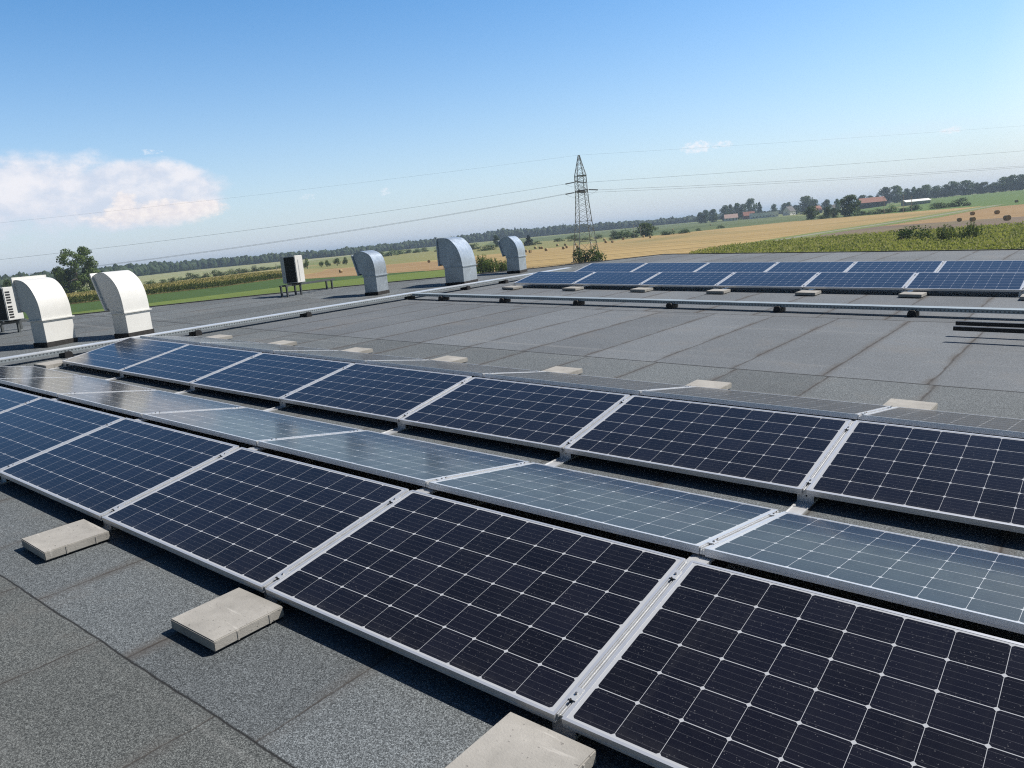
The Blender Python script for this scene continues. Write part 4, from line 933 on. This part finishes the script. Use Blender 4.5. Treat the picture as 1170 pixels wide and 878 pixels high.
for (x, y, s_, a, lb) in [(-37, 240, 0.72, 0.5, "leftmost straw bale of the big ones on the right field"), (-33, 234, 0.80, 0.9, "straw bale with bright top, second of the big ones on the right field"), (-42, 295, 0.85, 0.5, "straw bale straight behind the bright-topped bale"), (-34, 286, 0.88, 0.6, "straw bale farther back, left of the biggest bale"), (-24, 222, 0.92, 0.75, "biggest straw bale, darkest and farthest right on the field"), (-49, 476, 0.95, 0.6, "small straw bale at the green slope by the right photo edge")]:
    bale(x, y, s_, a, lb, "big bales on the right field")

# ------------------------------------------------------------------ pylon and wires
PX, PY = -98.6, 150.3; PB = gz(PX, PY); ST = simple("galvanised lattice steel", (0.27, 0.285, 0.295), 0.5, 0.3, 0.1, 2.0)
DIRL = math.atan2(0.6210655, 0.77832777)               # the line runs roughly across the view
py = root("power_pylon", T(PX, PY, PB) @ RZ(DIRL + R(14)) @ Matrix.Diagonal((1, 1, 0.955, 1)), "tall grey lattice steel power pylon on the stubble field", "pylon")
lev = [(0.0, 2.45), (5.0, 2.0), (9.8, 1.5), (14.0, 1.22), (17.0, 1.10), (20.6, 1.02), (22.3, 0.66), (25.2, 0.12)]
def hw(z):
    for (a, b), (c_, d_) in zip(lev, lev[1:]):
        if z <= c_: return b + (d_ - b) * (z - a) / (c_ - a)
    return lev[-1][1]
for sx, sy in ((-1, -1), (1, -1), (1, 1), (-1, 1)):
    mb = MB()
    for (a, b), (c_, d_) in zip(lev, lev[1:]): mb.bar((sx * b, sy * b, a), (sx * d_, sy * d_, c_), 0.13)
    mb.box((sx * 2.45 - 0.4, sy * 2.45 - 0.4, -0.3), (sx * 2.45 + 0.4, sy * 2.45 + 0.4, 0.25)); obj("leg", mb, ST, py)
mb = MB(); zs = [0.0, 5.0, 8.0, 9.8, 11.6, 13.0, 14.3, 15.5, 16.7, 17.9, 19.1, 20.3, 21.4, 22.5, 23.6, 24.6]
for a, b in zip(zs, zs[1:]):
    p, q = hw(a), hw(b)
    for f_ in range(4):
        rm = Matrix.Rotation(f_ * math.pi / 2, 3, 'Z')
        mb.bar(rm @ Vector((-p, -p, a)), rm @ Vector((q, -q, b)), 0.05); mb.bar(rm @ Vector((p, -p, a)), rm @ Vector((-q, -q, b)), 0.05)
        if a in (5.0, 9.8, 16.7, 20.3): mb.bar(rm @ Vector((-p, -p, a)), rm @ Vector((p, -p, a)), 0.10)
obj("lattice_bracing", mb, ST, py)
AT = []                                               # conductor points in the pylon frame
arms = [(19.3, 1, 2.6), (16.9, -1, 3.0), (16.9, 1, 3.0)]
for z_, s_, L in arms:
    mb = MB(); b = hw(z_)
    for sx in (-1, 1):
        mb.bar((sx * b, s_ * b, z_), (0.0, s_ * (b + L), z_ + 0.05), 0.12); mb.bar((sx * hw(z_ + 1.3), s_ * hw(z_ + 1.3), z_ + 1.3), (0.0, s_ * (b + L), z_ + 0.1), 0.08)
    for q in (0.3, 0.6): mb.bar((-b * (1 - q), s_ * (b + L * q), z_), (b * (1 - q), s_ * (b + L * q), z_), 0.06)
    obj("cross_arm", mb, ST, py)
    for sx in (-1, 1):
        mb = MB(); p0 = Vector((0, s_ * (b + L), z_)); p1 = p0 + Vector((sx * 2.5, -sx * 0.15, -0.28))
        for k in range(12): mb.tube(p0.lerp(p1, (k + 2) / 14), p0.lerp(p1, (k + 2.55) / 14), 0.14, 8)
        mb.tube(p0, p1, 0.03, 5); obj("insulator", mb, M['darkmetal'], py)
        AT.append((sx, p1))
    mb = MB(); pts = [Vector((x_, s_ * (b + L), z_ - 0.28 - 0.9 * (1 - (x_ / 2.5) ** 2))) for x_ in (-2.5, -1.7, -0.8, 0, 0.8, 1.7, 2.5)]
    for a_, b_ in zip(pts, pts[1:]): mb.tube(a_, b_, 0.02, 4)
    obj("jumper_wire", mb, M['darkmetal'], py)
mb = MB()
for z_ in (17.0, 20.4): mb.box((-hw(z_) - 0.1, -hw(z_) - 0.1, z_ - 0.12), (hw(z_) + 0.1, -hw(z_) + 0.02, z_ + 0.12))
obj("arm_girder", mb, ST, py)
WIRE = simple("aluminium wire", (0.16, 0.17, 0.18), 0.5, 0.4)
PM = py.matrix_basis
def wire(p0, p1, sag, r, label, n_=40):
    mb = MB(); pts = []
    for k in range(n_ + 1):
        f = k / n_; q = p0.lerp(p1, f); q.z -= sag * 4 * f * (1 - f); pts.append(q)
    vs = []
    for k, q in enumerate(pts):
        d_ = (pts[min(k + 1, n_)] - pts[max(k - 1, 0)]).normalized(); a_ = Vector((0, 0, 1)).cross(d_).normalized(); b_ = d_.cross(a_)
        for j in range(5): t_ = 2 * math.pi * j / 5; vs.append(q + a_ * r * math.cos(t_) + b_ * r * math.sin(t_))
    fs = [(k * 5 + j, k * 5 + (j + 1) % 5, (k + 1) * 5 + (j + 1) % 5, (k + 1) * 5 + j) for k in range(n_) for j in range(5)]
    mb.add(vs, fs, 0, True); o = obj("power_line", mb, WIRE); tag(o, label, "power line", "wires of the power line")
def wires():
    c_, s_ = math.cos(R(46)), math.sin(R(46)); dl, dr = Vector((-c_, -s_, 0)) * 260 + Vector((0, 0, -4)), Vector((c_, s_, 0)) * 260 + Vector((0, 0, -2))
    top = PM @ Vector((0, 0, 25.2))
    wire(top, top + dl, 2.0, 0.010, "faint uppermost wire left of the pylon, across the storm cloud")
    wire(top, top + dr, 1.0, 0.010, "faint uppermost wire right of the pylon, past the small cloud")
    nm = ["middle wire %s of the pylon", "lowest wire %s of the pylon, from its near cross-arm", "second lowest wire %s of the pylon, from its far cross-arm"]
    for i, (sx, p) in enumerate(AT):
        q = PM @ p
        sag = ((3.5, 5.0, 5.0) if sx < 0 else (0.8, 2.5, 2.5))[i // 2]
        wire(q, q + (dr if sx > 0 else dl), sag, 0.022, nm[i // 2] % ("right" if sx > 0 else "left"))
wires()

# ------------------------------------------------------------------ wooden poles
WOOD = simple("weathered wood pole", (0.33, 0.30, 0.26), 0.9, 0, 0.2, 3.0)
for x, y, h_, lb in [(-212, 371, 7.2, "pale wooden pole on the left before the dark clump"), (-209, 373, 6.0, "shorter pale wooden pole before the dark clump"), (-107, 456, 9.5, "wooden pole right beside the red barn"), (-98, 458, 9.5, "wooden pole before the right tree line, nearest the barn"), (-95, 463, 8.5, "shorter wooden pole before the right tree line"), (-386, 264, 4.0, "small pale post in the hedge beside the air conditioner")]:
    r_ = root("utility_pole", T(x, y, gz(x, y, -0.1)), lb, "pole", "wooden poles in the fields")
    mb = MB(); mb.tube((0, 0, 0), (0, 0, h_), 0.17, 8, 0.11); obj("pole", mb, WOOD, r_)
    mb = MB(); mb.box((-0.5, -0.07, h_ - 0.5), (0.5, 0.07, h_ - 0.38)); [mb.tube((q, 0, h_ - 0.38), (q, 0, h_ - 0.2), 0.05, 6) for q in (-0.42, 0.42)]; obj("cross_bar", mb, WOOD, r_)

# ------------------------------------------------------------------ village
def hmat(n, c): return simple(n, c, 0.8, 0, 0.08, 0.6)
HW, HP, HB, HR, HRD, HGL, HGR = hmat("white render", (0.84, 0.84, 0.82)), hmat("pale pink roof", (0.52, 0.36, 0.31)), hmat("red brick", (0.24, 0.10, 0.065)), hmat("red roof tiles", (0.30, 0.12, 0.08)), hmat("dark roof", (0.09, 0.085, 0.09)), simple("window glass", (0.03, 0.04, 0.05), 0.1), hmat("grey render", (0.36, 0.36, 0.36))
def house(name, x, y, rz, L, D, wall, ridge, wm, rm, label, wins, door=True, chim=True, flat=False):
    o = root(name, T(x, y, gz(x, y, -0.1)) @ RZ(R(rz)), label, "house", "far village buildings")
    mb = MB(); mb.box((-L / 2, -D / 2, 0), (L / 2, D / 2, wall))
    if not flat:
        for sx in (-1, 1): mb.add([(sx * L / 2, -D / 2, wall), (sx * L / 2, D / 2, wall), (sx * L / 2, 0, ridge - 0.1)], [(0, 1, 2) if sx > 0 else (0, 2, 1)])
    obj("wall", mb, wm, o)
    mb = MB(); e = 0.5
    if flat: mb.box((-L / 2 - 0.2, -D / 2 - 0.2, wall + 0.01), (L / 2 + 0.2, D / 2 + 0.2, wall + 0.5))
    else:
        sl = (ridge - wall) / (D / 2); zl = wall - sl * e
        for s_ in (-1, 1):
            A = [(-L / 2 - e, s_ * (D / 2 + e), zl), (L / 2 + e, s_ * (D / 2 + e), zl), (L / 2 + e, 0, ridge), (-L / 2 - e, 0, ridge)]; B = [(a, b, c_ + 0.22) for a, b, c_ in A]
            mb.add(A + B, [(0, 3, 2, 1), (4, 5, 6, 7), (0, 1, 5, 4), (1, 2, 6, 5), (2, 3, 7, 6), (3, 0, 4, 7)])
    rf = obj("roof", mb, rm, o)
    if chim and not flat:
        mb = MB(); mb.box((L * 0.2 - 0.4, 0.3, ridge - 0.8), (L * 0.2 + 0.4, 1.1, ridge + 1.2)); obj("chimney", mb, HB, rf)
    for i in range(wins):
        cx = -L / 2 + L * (i + 0.5) / wins
        for s_ in (-1, 1):
            mb = MB(); mb.box((cx - 0.6, s_ * (D / 2 + 0.03) - 0.02, 1.2), (cx + 0.6, s_ * (D / 2 + 0.03) + 0.02, 2.6)); obj("window", mb, HGL, o)
    for s_ in (-1, 1):
        mb = MB(); mb.box((s_ * (L / 2 + 0.03) - 0.02, -0.7, wall * 0.55), (s_ * (L / 2 + 0.03) + 0.02, 0.7, wall * 0.55 + 1.4)); obj("window", mb, HGL, o)
    if door:
        mb = MB(); mb.box((L * 0.12, -D / 2 - 0.06, 0.1), (L * 0.12 + 1.0, -D / 2 - 0.005, 2.2)); obj("door", mb, HRD, o)
    return o
house("farmhouse", -384, 905, 30, 15, 9, 3.6, 7.8, HW, HP, "low far house with pale pink roof, first of the village", 4)
house("brick_house", -372, 930, 35, 13, 9, 4.5, 8.8, HB, HR, "red brick far house with red roof behind the pale pink roof", 3)
house("long_building", -347, 914, 36, 31, 11, 6.2, 6.6, HW, HGR, "long flat white building in the middle of the village", 8, flat=True)
house("gabled_house", -334, 962, 74, 11, 10, 5.0, 10.5, HW, HRD, "white gabled house with dark roof right of the long building", 3)
house("barn", -203, 813, 40, 24, 11, 5.4, 9.6, HRD, HR, "wide barn with faded red roof behind the row of trees", 5, chim=False)
house("cottage", -269, 857, 60, 10, 8, 3.6, 8.0, HW, HR, "white cottage with red roof left of the big round tree", 2)
house("cottage", -258, 888, 50, 9, 8, 3.6, 7.4, HW, HRD, "farther white cottage with dark roof beside the other cottage", 2)
house("shed", -138, 684, 44, 20, 7, 2.6, 4.0, HGR, HW, "pale low shed at the foot of the right tree line", 0, False, False)

# ------------------------------------------------------------------ air: thin summer haze over the plain
def haze():
    mb = MB(); mb.box((-12600, -12600, ZG - 1.0), (12600, 12600, 36.0))
    x = bpy.data.materials.new("summer haze"); x.use_nodes = True; t = NT(x.node_tree); t.n.clear()
    v = t.new('ShaderNodeVolumePrincipled'); v.inputs['Color'].default_value = (0.66, 0.82, 1.0, 1); v.inputs['Density'].default_value = HAZE; v.inputs['Anisotropy'].default_value = 0.2
    o = t.new('ShaderNodeOutputMaterial'); t.l.new(v.outputs[0], o.inputs['Volume'])
    ob = obj("haze", mb, x); tag(ob, "thin pale summer haze over the plain", None, None, 'stuff')
HAZE = 0.00020
haze()
